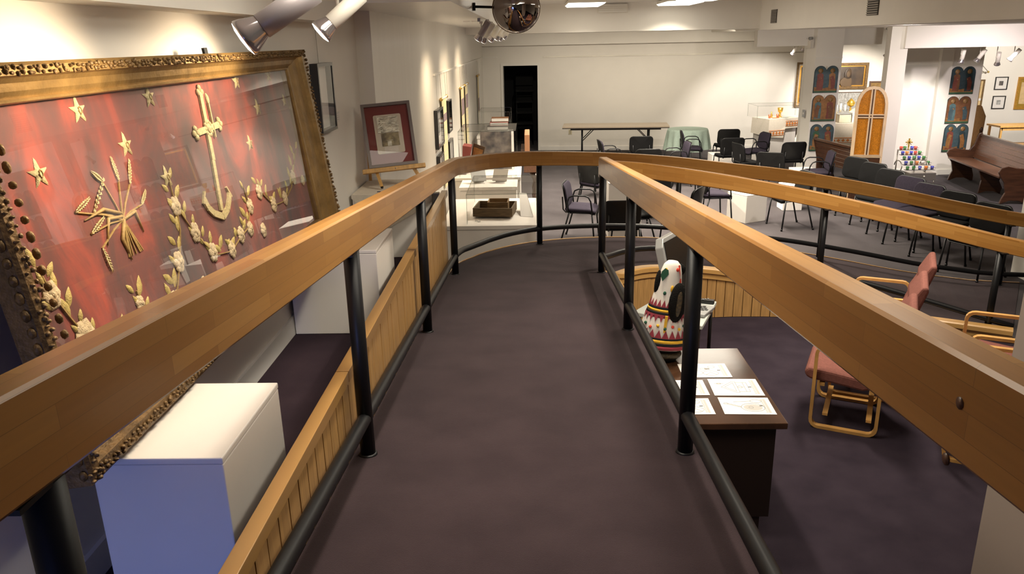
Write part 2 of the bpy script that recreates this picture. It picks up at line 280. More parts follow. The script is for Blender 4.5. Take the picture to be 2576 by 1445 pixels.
def IDX(L, t):
    i = min(len(L) - 2, max(0, int(t))); f = t - i; return tuple(lerp(a, b, f) for a, b in zip(L[i], L[i + 1]))
def side(L, i, off):    # point of a curve moved sideways (positive = left of travel)
    a, b = L[max(0, i - 1)], L[min(len(L) - 1, i + 1)]; d = Vector((b[0] - a[0], b[1] - a[1], 0)).normalized(); return L[i][0] - d.y * off, L[i][1] + d.x * off

# ---------------------------------------------------------------- the room
XL = -1.317; FL = 1.14
def xfar(y): return -1.21 + .05 / 13.4 * (y - 6.2)
m = MB(); m.quad((-3, -4, 0), (13, -4, 0), (13, 22, 0), (-3, 22, 0)); struct('floor', m, 'carpet')
m = MB(); m.bb((XL, -3.2, 0), (-.745, 6.33, FL)); struct('floor.001', m, 'carpet_dark')
# sunken pit carpet, inside the curve of the ramp
pit = [(.62, -3.2), (.62, 6.2)] + [side(INNER, i, -.07) for i in range(1, len(INNER), 2)] + [(4.6, 6.2), (6.2, 5.0), (6.2, -3.2)]
m = MB(); m.add([(x, y, .004) for x, y in pit], [tuple(range(len(pit)))]); struct('floor.002', m, 'carpet_pit')
# ramp: one carpeted slab, straight run then the turn
pairs = [((-.70, y, zr(y)), (.625, y, zr(y))) for y in (-3.2, 0, 2, 4, 5.2)]
MAPI = [(0, 0), (8, 3.2), (13, 6.5), (18, 9.5), (24, 14), (33, 22), (38, 28), (42, 31)]
def imap(t):
    for (a, b), (c, d) in zip(MAPI, MAPI[1:]):
        if t <= c: return lerp(b, d, (t - a) / (c - a))
    return MAPI[-1][1]
EDGE = []
for i in range(43):
    ox, oy = side(OUTER, i, lerp(.057, .115, min(1, i / 8))); q = IDX(INNER, imap(i)); EDGE.append((ox, oy, OUTER[i][2]))
    ii = min(31, int(round(imap(i)))); n = side(INNER, ii, -.05); nx, ny = n[0] - INNER[ii][0], n[1] - INNER[ii][1]
    pairs.append(((ox, oy, OUTER[i][2]), (q[0] + nx, q[1] + ny, q[2])))
m = MB(); k = len(pairs); vs = []; fs = []
for a, b in pairs: vs += [a, b, (b[0], b[1], 0), (a[0], a[1], 0)]
for i in range(k - 1):
    a, b = i * 4, i * 4 + 4; fs += [(a, a + 1, b + 1, b), (a + 1, a + 2, b + 2, b + 1), (a + 3, a, b, b + 3)]
fs += [(0, 3, 2, 1), (4 * k - 4, 4 * k - 3, 4 * k - 2, 4 * k - 1)]
m.add(vs, fs); struct('floor.003', m, 'carpet_ramp')
struct('trim_1', sweep([(x, y, z) for x, y, z in EDGE], [(-.004, -.10), (-.004, .006), (.016, .006), (.016, -.10)]), 'capwood')
struct('wall_ramp_side', sweep([(x, y, 0) for x, y, z in EDGE[:38]], [(.001, 0), (.001, .02), (.012, .02), (.012, 0)]), 'trimwhite')
m = MB(); m.bb((.60, -3.2, 0), (.63, 6.15, .6)); struct('wall_pit_side', m, 'slat')
# left wall in two runs, the shallow return beside the easel, far wall
m = MB(); m.bb((XL - .15, -3.2, 0), (XL, 6.14, 3.4)); struct('wall_left', m, 'wall')
m = MB(); m.add([(XL - .15, 6.14, 0), (XL, 6.14, 0), (-1.21, 6.2, 0), (xfar(20.2), 20.2, 0), (xfar(20.2) - .15, 20.2, 0)] + [(XL - .15, 6.14, 3.4), (XL, 6.14, 3.4), (-1.21, 6.2, 3.4), (xfar(20.2), 20.2, 3.4), (xfar(20.2) - .15, 20.2, 3.4)],
    [(0, 1, 2, 3, 4), (5, 6, 7, 8, 9)] + [(i, (i + 1) % 5, 5 + (i + 1) % 5, 5 + i) for i in range(5)]); struct('wall_left.001', m, 'wall_gloss')
m = MB(); m.bb((XL, -3.2, FL), (XL + .016, 6.12, FL + .10)); struct('baseboard_left', m, 'trimwhite')
# back wall with door opening x -.64..  .20
BA, BB = Vector((-1.3, 19.77, 0)), Vector((12.6, 18.42, 0)); bd = (BB - BA).normalized(); bn = Vector((-bd.y, bd.x, 0))
def bwx(x): return BA.y + (x - BA.x) * (bd.y / bd.x)
def bwseg(x0, x1, z0, z1, t0=0., t1=.12, mb=None):
    mb = mb or MB(); a, b = Vector((x0, bwx(x0), 0)), Vector((x1, bwx(x1), 0))
    P = [a + bn * t0, b + bn * t0, b + bn * t1, a + bn * t1]; mb.add([(p.x, p.y, z0) for p in P] + [(p.x, p.y, z1) for p in P], [(0, 1, 2, 3), (4, 5, 6, 7), (0, 1, 5, 4), (1, 2, 6, 5), (2, 3, 7, 6), (3, 0, 4, 7)]); return mb
DX0, DX1, DZ = -.655, .185, 2.055
m = bwseg(-1.3, DX0, 0, 3.4); bwseg(DX1, 12.6, 0, 3.4, mb=m); bwseg(DX0, DX1, DZ, 3.4, mb=m); struct('wall_back', m, 'wall')
m = bwseg(DX0 - .06, DX0, 0, DZ + .06, -.02, .14); bwseg(DX1, DX1 + .06, 0, DZ + .06, -.02, .14, m); bwseg(DX0, DX1, DZ, DZ + .06, -.02, .14, m); struct('door_1', m, 'trimwhite')
m = bwseg(DX1 + .07, 12.5, 0, .10, -.014, 0); struct('baseboard_back', m, 'trimwhite')
m = bwseg(.32, 6.4, 2.235, 2.262, -.02, 0); struct('trim_2', m, 'wire')
m = MB(); m.bb((-1.4, 21.6, 0), (1.2, 21.7, 2.6)); m.bb((-1.4, 19.95, 0), (-1.3, 21.7, 2.6)); m.bb((1.1, 19.8, 0), (1.2, 21.7, 2.6)); m.bb((-1.4, 19.85, 2.5), (1.2, 21.7, 2.6)); struct('wall_closet', m, 'doorvoid')  # near-black walls carry the darkness of the doorway in their colour
# picture rail on the far left wall
m = MB(); a, b = Vector((xfar(9.88), 9.88, 2.262)), Vector((xfar(19.6), 19.6, 2.262)); m.tube([a + Vector((.01, 0, 0)), b + Vector((.01, 0, 0))], .017, 4); struct('trim_3', m, 'trimwhite')
m = bwseg(-1.15, -.80, 2.25, 2.275, -.02, 0); struct('trim_4', m, 'trimwhite')
# outer shell behind and beside
m = MB(); m.bb((-2, -3.35, 0), (6.4, -3.2, 3.6)); struct('wall_front', m, 'wall')
m = MB(); m.bb((12.6, 6, 0), (12.75, 20, 3.6)); struct('wall_right', m, 'wall')
m = MB(); m.bb((6.2, -3.2, 0), (6.35, 6.2, 3.6)); m.bb((6.2, 6.05, 0), (12.7, 6.2, 3.6)); struct('wall_right.001', m, 'wall')
# ceilings and soffits
m = MB(); m.bb((XL - .2, -3.3, 3.26), (13, 21, 3.4)); struct('ceiling', m, 'ceiling')
m = MB(); m.bb((XL - .1, 5.02, 2.885), (-.48, 15.0, 3.26)); struct('ceiling.001', m, 'wall_gloss')
m = MB(); m.bb((XL - .1, -3.3, 2.775), (-1.17, 5.02, 3.26)); struct('ceiling.002', m, 'wall')
m = MB(); m.bb((-1.3, 15.0, 2.765), (4.2, 16.2, 3.26)); struct('ceiling.003', m, 'wall')
m = bwseg(-1.25, 5.2, 2.525, 2.80, -.30, 0); m.bb((-1.25, 16.2, 2.80), (5.2, 19.9, 3.26)); struct('ceiling.004', m, 'wall')
m = MB(); m.bb((4.2, 6.2, 2.735), (12.7, 20, 3.26)); struct('ceiling.005', m, 'wall')
m = MB(); m.bb((4.34, 15.6, 2.435), (6.7, 15.8, 2.735)); struct('ceiling.006', m, 'wall')
m = MB(); m.bb((5.93, 12.95, 2.40), (12.7, 13.15, 2.735)); struct('ceiling.007', m, 'wall')
# columns of the side chapel, niche wall, near piers
m = MB(); a, b, c = gy(2034, 377, 15.5), gy(2013, 366, 15.55), gy(2099, 360, 15.5)
m.prism([(5.345, 15.75), (5.435, 15.5), (5.94, 15.5), (5.94, 15.9), (5.345, 15.9)], 0, 2.735, 'z'); struct('wall_column', m, 'wall')
m = MB(); m.prism([(5.74, 13.05), (6.0, 13.0), (6.12, 13.5), (5.86, 13.5)], 0, 2.735, 'z'); struct('wall_column.001', m, 'wall')
m = MB(); m.bb((6.88, 15.22, 0), (7.62, 15.4, 2.735)); m.bb((7.62, 15.12, 0), (7.84, 15.4, 2.735)); m.bb((7.84, 15.16, 0), (8.42, 15.4, 2.735)); struct('wall_niche', m, 'wall')
m = MB(); m.bb((6.88, 15.2, 0), (7.62, 15.22, .1)); m.bb((7.61, 15.1, 0), (7.85, 15.12, .1)); m.bb((7.84, 15.14, 0), (8.43, 15.16, .1)); struct('baseboard_niche', m, 'trimwhite')
m = MB(); m.bb((6.9, 15.195, 2.03), (7.58, 15.22, 2.055)); struct('trim_5', m, 'trimwhite')
m = MB(); m.bb((5.44, 15.48, 2.20), (5.94, 15.5, 2.225)); struct('trim_6', m, 'trimwhite')
m = MB(); m.bb((5.44, 8.15, 0), (5.95, 8.58, 3.26)); struct('wall_pier', m, 'wall')
m = MB(); m.bb((1.97, 2.0, 0), (2.75, 3.0, 3.26)); struct('wall_pier.001', m, 'wall_dimmed')  # pier's dimness is put into its colour
# ---------------------------------------------------------------- railings
BEAM = [(-.0325, 0), (-.0325, -.128), (-.0265, -.135), (.0265, -.135), (.0325, -.128), (.0325, 0), (.027, .006), (-.027, .006)]
def straight(x, y0, y1, h, n=4): return [(x, lerp(y0, y1, i / n), zr(lerp(y0, y1, i / n)) + h) for i in range(n + 1)]
def post(root, x, y, z0, z1):
    m = W(); m.tube([(x, y, z0), (x, y, z1)], .029, 14); p = obj('post', m, 'blackmetal', root)
    m = W(); m.box((x, y, z1 + .002), (.05, .16, .008)); obj('rail_bracket', m, 'blackmetal', p)
    m = W(); m.lathe([(.036, 0), (.036, .006), (.03, .01)], 14, (x, y, z0)); obj('foot_plate', m, 'blackmetal', p)
rl = thing('ramp_railing', 'long honey wood ramp railing on the left and round the outer curve', 'railing', (-.643, 2, 1.2))
obj('handrail', sweep(straight(-.643, -2.6, 6.1, .95) + [(p[0], p[1], p[4]) for p in OUTER], BEAM), 'beam', rl)
m = W(); m.tube([(x + .0, y, z) for x, y, z in straight(-.643, -2.6, 6.1, .157)] + [(p[0], p[1], p[3]) for p in OUTER], .026, 12); obj('lower_rail', m, 'blackmetal', rl)
for y in (.87, 2.643, 4.407, 6.19): post(rl, -.643, y, zr(y), zr(y) + .812)
for i in (13, 24, 32, 41): p = OUTER[i]; post(rl, p[0], p[1], p[2], p[4] - .137)
rr = thing('ramp_railing', 'shorter honey wood ramp railing turning sharply round the sunken pit', 'railing', (.573, 2, 1.2))
obj('handrail', sweep(straight(.573, -2.6, 6.1, .95) + [(p[0], p[1], p[4]) for p in INNER], BEAM, .31), 'beam', rr)
m = W(); m.tube(straight(.573, -2.6, 6.1, .157) + [(p[0], p[1], p[3]) for p in INNER], .026, 12); obj('lower_rail', m, 'blackmetal', rr)
for y in (2.643, 4.407, 6.19): post(rr, .573, y, zr(y), zr(y) + .812)
for i in (22, 30): p = INNER[i]; post(rr, p[0], p[1], p[2], p[4] - .137)
m = W()
for y, z in ((.905, 2.20), (.915, 2.115)): m.tube([(.5415, y, zr(y) + z - 1.305 + .0), (.5395, y, zr(y) + z - 1.305)], .0085, 10)
obj('screw_plug', m, 'mahogany2', rr)

# ---------------------------------------------------------------- slatted partitions
sp = thing('slatted_partition', 'low vertical slat partition with a flat honey cap along the left edge of the ramp', 'partition', (-.715, 2, 1.1))
ZC = 1.487
for y0, y1 in ((-2.6, .86), (.863, 2.64), (2.643, 4.404), (4.407, 6.30)):
    m = W(); m.bb((-.738, y0 + .001, ZC - .045), (-.690, y1 - .001, ZC)); obj('cap', m, 'capwood', sp, bevel=.002)
m = W(); m.bb((-.735, -2.6, FL - .3), (-.716, 6.29, ZC - .045)); m.bb((-.735, 3.5, .3), (-.716, 6.29, FL)); obj('backing', m, 'slatback', sp)
y = -1.4
while y < 6.25:
    e = min(.094, 6.29 - y); m = W(); z0 = zr(y + .05) + .002; m.bb((-.716, y, z0), (-.702 + R0.uniform(-.001, .001), y + e - .007, ZC - .045)); obj('slat', m, 'slat', sp); y += .0945
pp = thing('slatted_partition', 'curved vertical slat wall with a rounded honey cap around the end of the pit', 'partition', (1.6, 7.2, .3))
PW = [(.668, 4.6, .82), (.668, 5.2, .81), (.668, 5.8, .80)] + [(*side(INNER, i, -.075), max(.12, INNER[i][2] + .0)) for i in range(1, 32)]
PW = [(a, b, c) for a, b, c in PW]
obj('cap', sweep([(a, b, c + .012) for a, b, c in PW], [(.045, 0), (-.035, 0), (-.045, -.012), (-.045, -.05), (.045, -.05)]), 'capwood', pp)
obj('moulding', sweep([(a, b, c - .04) for a, b, c in PW], [(.02, 0), (-.032, 0), (-.032, -.055), (.02, -.055)]), 'capwood', pp)
obj('backing', sweep([(a, b, 0) for a, b, c in PW], [(.03, 0), (.03, .11), (.006, .11), (.006, 0)]), 'slatback', pp)
acc = 0.; prev = Vector(PW[0]); nxt = .09
for i in range(1, len(PW)):
    cur = Vector(PW[i]); d = cur - prev; Ld = math.hypot(d.x, d.y); t = nxt - acc
    while t <= Ld and Ld > 1e-6:
        q = prev + d * (t / Ld); a = math.atan2(d.y, d.x); m = W(); h = max(.03, q.z - .06)
        m.box((q.x + math.sin(a) * .012, q.y - math.cos(a) * .012, h / 2 + .006), (.083, .018, h - .006), a); obj('slat', m, 'slat', pp); t += .0905; nxt += .0905
    acc += Ld; prev = cur

# ---------------------------------------------------------------- framed banner leaning over the left bay
P0 = Vector((-1.12, 0, 1.622)); PV = Vector((-.13, 0, 1.0)).normalized(); PU = Vector((0, 1, 0)); PN = PU.cross(PV)
PM = Matrix(((PU.x, PV.x, PN.x, P0.x), (PU.y, PV.y, PN.y, P0.y), (PU.z, PV.z, PN.z, P0.z), (0, 0, 0, 1)))
fb = thing('framed_banner', 'huge red embroidered banner behind glass in a carved gilt frame leaning on the left wall', 'banner', (-1.12, 3, 1.622))
def PB(): m = W(); m.T = PM; return m
OU = (1.645, 4.33, .0, 1.008); IU = (1.735, 4.06, .135, .915)
FP = [(0, -.05), (0, .012), (.10, .02), (.34, .024), (.38, .006), (.50, -.004), (.70, -.010), (.86, -.020), (.90, -.014), (.97, -.016), (1, -.024), (1, -.05)]
def fside(c0, c1, i0, i1):
    m = PB(); vs = []; k = len(FP)
    for (o, i_) in ((c0, i0), (c1, i1)): vs += [(lerp(o[0], i_[0], t), lerp(o[1], i_[1], t), h + .02) for t, h in FP]
    m.add(vs, [(j, (j + 1) % k, k + (j + 1) % k, k + j) for j in range(k)] + [tuple(range(k)), tuple(range(2 * k - 1, k - 1, -1))]); return m
oc = [(OU[0], OU[2]), (OU[1], OU[2]), (OU[1], OU[3]), (OU[0], OU[3])]; ic = [(IU[0], IU[2]), (IU[1], IU[2]), (IU[1], IU[3]), (IU[0], IU[3])]
for j in range(4):
    f = obj('frame_side', fside(oc[j], oc[(j + 1) % 4], ic[j], ic[(j + 1) % 4]), 'gold' if j in (1, 2) else 'gold_dark', fb)  # left and bottom sides: shade put into a darker gold
    m = PB(); a, b = oc[j], oc[(j + 1) % 4]; n = int(math.dist(a, b) / .021); nx, ny = (ic[j][0] + ic[(j + 1) % 4][0]) / 2 - (a[0] + b[0]) / 2, (ic[j][1] + ic[(j + 1) % 4][1]) / 2 - (a[1] + b[1]) / 2
    l = math.hypot(nx, ny); nx /= l; ny /= l
    for q in range(n):
        t = (q + .5) / n
        for r, z in ((.020, .042), (.036, .044)):
            t2 = t + R0.uniform(-.3, .3) / n; rr_ = r + R0.uniform(-.005, .005)
            m.sphere((lerp(a[0], b[0], t2) + nx * rr_, lerp(a[1], b[1], t2) + ny * rr_, z), 1, 5, 4, (R0.uniform(.004, .010), R0.uniform(.004, .009), R0.uniform(.004, .009)))
        if j in (1, 3) and q % 2 == 0:   # scalloped outer shells on the upright sides
            for rr2, sz in ((-.003, .010), (.136, .009)): m.sphere((lerp(a[0], b[0], t) + nx * rr2, lerp(a[1], b[1], t) + ny * rr2, .02 if rr2 < 0 else .0), 1, 6, 4, (sz, sz * R0.uniform(1.2, 2), .010))
    obj('carved_leaves', m, 'gold_dark', f, kind='stuff')
m = PB(); m.quad((IU[0] - .03, IU[2] - .03, -.030), (IU[1] + .03, IU[2] - .03, -.030), (IU[1] + .03, IU[3] + .03, -.030), (IU[0] - .03, IU[3] + .03, -.030)); obj('banner_cloth', m, 'banner', fb)
m = PB(); m.quad((IU[0] - .01, IU[2] - .01, -.016), (IU[1] + .01, IU[2] - .01, -.016), (IU[1] + .01, IU[3] + .01, -.002), (IU[0] - .01, IU[3] + .01, -.002)); obj('glass_pane', m, 'pane', fb)
m = PB(); m.bb((3.02, 1.008, .02), (3.05, 1.03, .03)); obj('hook', m, 'blackmetal', fb)
Z0 = -.029
def flat(poly, th, zc=0.):   # raised embroidery: outline with a domed centre
    m = PB(); k = len(poly); cx = sum(p[0] for p in poly) / k; cy = sum(p[1] for p in poly) / k
    m.add([(x, y, Z0) for x, y in poly] + [(lerp(cx, x, .8), lerp(cy, y, .8), Z0 + th) for x, y in poly] + [(cx, cy, Z0 + th * 1.6)], [(i, (i + 1) % k, k + (i + 1) % k, k + i) for i in range(k)] + [(k + i, k + (i + 1) % k, 2 * k) for i in range(k)], True); return m
STARS = [(2.182, .877, 1), (2.609, .885, 1), (3.414, .897, 1), (3.85, .905, 1), (3.595, .768, 1), (2.376, .754, 1), (2.574, .62, 1), (3.394, .63, .9), (1.925, .74, 1), (4.0, .77, .8)]
for x, y, s in STARS:
    P = []
    for i in range(10):
        a = PI / 2 + i * PI / 5; r = (.040 if i % 2 == 0 else .0145) * s; P.append((x + r * math.cos(a) * 1.05, y + r * math.sin(a) * (1.08 if i == 0 else 1)))
    o = obj('embroidered_star', flat(P, .005), 'thread', fb); m = PB(); m.tube([(x + .007 * math.cos(t / 8 * 2 * PI), y + .010 * math.sin(t / 8 * 2 * PI), Z0 + .008) for t in range(8)], .0018, 4, True); obj('star_ring', m, 'thread_dark', o)
# cross, anchor
m = PB()
def bar(x0, y0, x1, y1, w0, w1=None):
    w1 = w1 or w0; d = Vector((x1 - x0, y1 - y0, 0)).normalized(); n = Vector((-d.y, d.x, 0)); a, b = Vector((x0, y0, 0)), Vector((x1, y1, 0))
    P = [a + n * w0, b + n * w1, b - n * w1, a - n * w0]; m.add([(p.x, p.y, Z0) for p in P] + [(p.x, p.y, Z0 + .008) for p in P], [(4, 5, 6, 7), (0, 1, 5, 4), (1, 2, 6, 5), (2, 3, 7, 6), (3, 0, 4, 7)])
cx, cy = 3.0, .738
bar(cx + .01, .875, cx - .03, .62, .013); bar(cx - .10, cy - .004, cx + .10, cy + .004, .012)
for x, y in ((cx + .012, .875), (cx - .115, cy - .005), (cx + .115, cy + .005)):
    for dx, dy in ((0, .016), (.016, 0), (-.016, 0), (0, -.016)): m.sphere((x + dx, y + dy, Z0 + .003), 1, 8, 4, (.014, .014, .007))
for i in range(10): a = i / 10 * 2 * PI; m.sphere((cx + .026 * math.cos(a), cy + .026 * math.sin(a), Z0 + .004), 1, 6, 4, (.011, .011, .007))
m.sphere((cx, cy, Z0 + .005), .02, 10, 5, (1, 1, .5)); obj('embroidered_cross', m, 'thread', fb)
m = PB(); bar(2.965, .62, 2.925, .43, .012)
A = [(2.80, .50), (2.815, .465), (2.85, .435), (2.925, .405), (2.985, .425), (3.02, .455), (3.035, .475)]
for p, q in zip(A, A[1:]): bar(*p, *q, .013)
bar(2.785, .485, 2.82, .525, .004, .004); bar(3.05, .46, 3.02, .505, .004, .004); obj('embroidered_anchor', m, 'thread', fb)
m = PB(); bar(3.06, .83, 3.045, .70, .004); m.sphere((3.068, .845, Z0), 1, 8, 5, (.012, .024, .008)); obj('embroidered_bud', m, 'thread', fb)
# wheat sheaf
WH = [(2.10, .60, 2.19, .673), (2.19, .673, 2.16, .70), (2.275, .66, 2.27, .72), (2.33, .64, 2.36, .70), (2.06, .55, 2.13, .575), (2.02, .62, 2.09, .64), (2.09, .50, 2.10, .44), (2.36, .57, 2.40, .60)]
for x0, y0, x1, y1 in WH:
    m = PB()
    d = Vector((x1 - x0, y1 - y0, 0)).normalized()
    for i in range(8):
        t = i / 7; x, y = lerp(x0, x1, t), lerp(y0, y1, t); k_ = .35 + .65 * math.sin(PI * (.12 + .80 * t))
        for s in (-1, 1): m.tube([(x, y, Z0 + .003), (x + d.x * .007 - d.y * s * .006 * k_, y + d.y * .007 + d.x * s * .006 * k_, Z0 + .005), (x + d.x * .016 - d.y * s * .004 * k_, y + d.y * .016 + d.x * s * .004 * k_, Z0 + .003)], [.0012, .0032 * k_, .0006], 5)
    o = obj('wheat_ear', m, 'thread', fb); m = PB(); m.tube([(x0, y0, Z0 + .002), (lerp(x0, 2.235, .6), lerp(y0, .56, .6), Z0 + .003), (2.235, .55, Z0 + .003), (2.25 + (x0 - 2.2) * -.25, .44, Z0 + .002)], .0028, 4); obj('wheat_stalk', m, 'thread_dark', o)
for x0, y0, x1, y1, x2, y2 in ((2.235, .56, 2.16, .57, 2.12, .50), (2.24, .55, 2.31, .56, 2.33, .49), (2.235, .57, 2.15, .60, 2.05, .59), (2.24, .55, 2.20, .50, 2.22, .43)):
    m = PB(); m.tube([(x0, y0, Z0 + .003), (x1, y1, Z0 + .004), (x2, y2, Z0 + .002)], [.005, .006, .002], 5); obj('wheat_leaf', m, 'thread_dark', fb)
# rose garland
def leafpoly(x, y, L, w, a):
    P = []
    for t, s in ((0, 0), (.25, .8), (.55, 1), (.8, .55), (1, 0), (.8, -.55), (.55, -1), (.25, -.8)):
        u, v = t * L, s * w; P.append((x + u * math.cos(a) - v * math.sin(a), y + u * math.sin(a) + v * math.cos(a)))
    return P
ROSES = [(1.819, .45, .030), (1.896, .305, .040), (2.578, .52, .028), (2.49, .345, .030), (2.40, .235, .030), (2.665, .405, .030), (2.76, .305, .030), (2.19, .30, .020), (3.218, .385, .028), (3.36, .42, .028), (3.50, .335, .030), (3.67, .33, .028), (3.86, .40, .030), (3.05, .30, .028), (2.93, .27, .028), (4.0, .36, .022), (3.16, .30, .026), (2.05, .215, .028), (2.62, .22, .026), (3.30, .26, .026)]
for i, (x, y, r) in enumerate(ROSES):
    m = PB()
    for ring, (n, rr_, sz) in enumerate(((6, .62, .62), (4, .32, .48))):
        for k_ in range(n):
            a = k_ / n * 2 * PI + ring * .5 + i; m.sphere((x + math.cos(a) * r * rr_, y + math.sin(a) * r * rr_ * 1.15, Z0 + .002 + ring * .002), 1, 6, 4, (r * sz, r * sz * 1.1, .006))
    m.sphere((x, y, Z0 + .008), 1, 8, 4, (r * .3, r * .34, .005)); obj('embroidered_rose', m, 'rose', fb)
vine = [[(1.80, .53), (1.82, .45), (1.86, .37), (1.90, .30), (1.99, .25), (2.10, .22)], [(2.58, .62), (2.578, .52), (2.56, .44), (2.50, .35), (2.43, .27), (2.35, .22)], [(2.578, .52), (2.64, .43), (2.71, .35), (2.78, .29), (2.9, .27)], [(3.2, .47), (3.21, .38), (3.14, .31), (3.02, .29), (2.9, .26)], [(3.36, .46), (3.40, .40), (3.5, .33), (3.66, .32), (3.8, .36), (3.90, .44), (4.0, .52)], [(2.19, .34), (2.20, .27), (2.22, .21)]]
lf = 0
for V in vine:
    m = PB(); m.tube([(x, y, Z0 + .003) for x, y in V], .003, 4); obj('vine_stem', m, 'thread_dark', fb)
    for (x0, y0), (x1, y1) in zip(V, V[1:]):
        for t in (.25, .6, .9):
            lf += 1; x, y = lerp(x0, x1, t), lerp(y0, y1, t); a = PI / 2 + (1 if lf % 2 else -1) * R0.uniform(.2, 1.0); L = R0.uniform(.04, .07)
            obj('embroidered_leaf', flat(leafpoly(x + math.cos(a) * .022, y + math.sin(a) * .02, L, L * .22, a), .003), 'leafgold', fb)

# ---------------------------------------------------------------- pedestals of the left bay
def box_thing(name, label, cat, a, b, m='white_paint', bevel=.004, group=None):
    t = thing(name, label, cat, ((a[0] + b[0]) / 2, (a[1] + b[1]) / 2, a[2]), group=group); mb = W(); mb.bb((a[0], a[1], a[2] + .002), (b[0], b[1], b[2] - .02)); obj('body', mb, m, t, bevel=bevel)
    mb = W(); mb.bb((a[0] - .001, a[1] - .001, b[2] - .0195), (b[0] + .001, b[1] + .001, b[2])); obj('top_panel', mb, m, t, bevel=bevel); return t
box_thing('pedestal', 'nearest white box pedestal under the left corner of the big gilt frame', 'pedestal', (-1.185, 1.80, FL), (-.828, 2.275, 1.612))
box_thing('pedestal', 'white box pedestal under the right corner of the big gilt frame', 'pedestal', (-1.296, 3.932, FL), (-.822, 4.43, 1.612))
t = box_thing('pedestal', 'white pedestal under the easel, with an embroidered linen cloth on top', 'pedestal', (-1.292, 5.492, FL), (-.80, 6.13, 1.605))
t = thing('embroidered_cloth', 'ivory linen cloth with red and blue cross-stitch squares, draped under the easel', 'cloth', (-1.05, 5.8, 1.607))
m = W(); m.bb((-1.297, 5.487, 1.607), (-.795, 6.13, 1.611)); m.add([(-1.297, 5.486, 1.611), (-.795, 5.486, 1.611), (-.795, 5.486, 1.50), (-1.05, 5.486, 1.36), (-1.297, 5.486, 1.585)], [(0, 1, 2, 3, 4)]); obj('linen', m, 'linen', t)
for i in range(9):
    for j in range(7):
        if abs(i - 4) + abs(j - 3) in (1, 3, 4) and j - 3 <= 4 - abs(i - 4):
            x, y = -1.13 + i * .036, 5.50 + j * .030; m = W(); m.bb((x, y, 1.611), (x + .028, y + .022, 1.6135)); o = obj('cross_stitch_square', m, 'stitch_red' if (i + j) % 3 else 'stitch_blue', t)
# easel with the framed plaque
ea = thing('table_easel', 'small pine table easel holding a maroon-matted frame on the covered pedestal', 'easel', (-1.04, 5.8, 1.615))
ex = Vector((.42, .10, 0)).normalized(); ny = Vector((ex.y, -ex.x, 0))   # easel faces the camera, turned a little
eb = Vector((-1.03, 5.80, 1.755)); lean = Vector((ny.x * -.30, ny.y * -.30, 1)).normalized()
roll = rad(3.5)                                        # frame slips down on its left
exr = (ex * math.cos(roll) + lean * math.sin(roll)).normalized(); lr = (lean * math.cos(roll) - ex * math.sin(roll)).normalized(); en = exr.cross(lr)
EM = Matrix(((exr.x, lr.x, en.x, eb.x), (exr.y, lr.y, en.y, eb.y), (exr.z, lr.z, en.z, eb.z), (0, 0, 0, 1)))
def EB(): m = W(); m.T = EM; return m
m = EB(); m.box((0, -.008, .01), (.47, .032, .05)); obj('ledge', m, 'pine', ea, bevel=.003)
m = EB(); m.sphere((.01, -.008, .038), .005, 8, 5); obj('ledge_bolt', m, 'steel', ea)
for n_, p, q in (('front_leg', (-.13, -.02, -.005), (-.115, -.20, .03)), ('front_leg', (.15, -.02, -.005), (.20, -.20, -.03))):
    m = EB(); m.T = Matrix.Identity(4); a, b = EM @ Vector(p), EM @ Vector(q); b.z = 1.632; m.tube([a, b], .016, 4); l = obj(n_, m, 'pine', ea); m = W(); m.tube([b, b + Vector((0, 0, -.012))], .010, 8); obj('rubber_foot', m, 'black_plastic', l)
m = W(); a = EM @ Vector((-.17, .14, -.03)); b = Vector((-1.255, 6.0, 1.634)); m.tube([a, b], .016, 4); l = obj('rear_leg', m, 'pine', ea)
m = EB(); m.bb((-.02, .0, -.035), (.02, .30, -.015)); obj('upright', m, 'pine', ea)
fp = thing('framed_plaque', 'grey frame with maroon mat around a silver plaque and church photograph, on the easel', 'picture', (-1.03, 5.8, 1.78))
def rect_frame(m, w_, h_, b, z0, z1, y0=0.):
    for a, c in (((-w_ / 2, y0), (w_ / 2, y0 + b)), ((-w_ / 2, y0 + h_ - b), (w_ / 2, y0 + h_)), ((-w_ / 2, y0 + b), (-w_ / 2 + b, y0 + h_ - b)), ((w_ / 2 - b, y0 + b), (w_ / 2, y0 + h_ - b))): m.bb((*a, z0), (*c, z1))
    return m
obj('frame', rect_frame(EB(), .365, .475, .022, -.012, .022, .012), 'grey_frame', fp)
m = EB(); m.bb((-.165, .03, -.008), (.165, .47, .004)); obj('mat_board', m, 'maroon', fp)
m = EB(); m.prism(rrect(.205, .29, .012, 3, 0, .255), .004, .009, 'z'); pl = obj('mount', m, 'cream', fp)
m = EB(); m.bb((-.08, .265, .009), (.08, .385, .014))
for i in range(7): m.sphere((-.055 + R0.uniform(-.004, .006), .370 - i * .016, .014), .006, 5, 4, (1, .7, .5)); m.sphere((-.040 + R0.uniform(-.004, .006), .366 - i * .016, .014), .005, 5, 4, (1, .7, .5))
obj('silver_relief', m, 'silver', pl)
m = EB(); m.bb((-.06, .165, .009), (.07, .262, .0125)); obj('church_photograph', m, 'sepia', pl)
m = EB(); m.bb((-.02, .165, .0125), (.01, .20, .0135)); m.bb((-.025, .205, .0125), (.022, .208, .0135)); obj('photographed_aisle', m, 'silver', pl)
m = EB(); m.bb((-.05, .115, .009), (.055, .160, .012)); obj('caption_label', m, 'linen', pl)
m = EB(); m.quad((-.162, .034, .017), (.162, .034, .017), (.162, .466, .017), (-.162, .466, .017)); obj('glass_pane', m, 'pane_clear', fp)
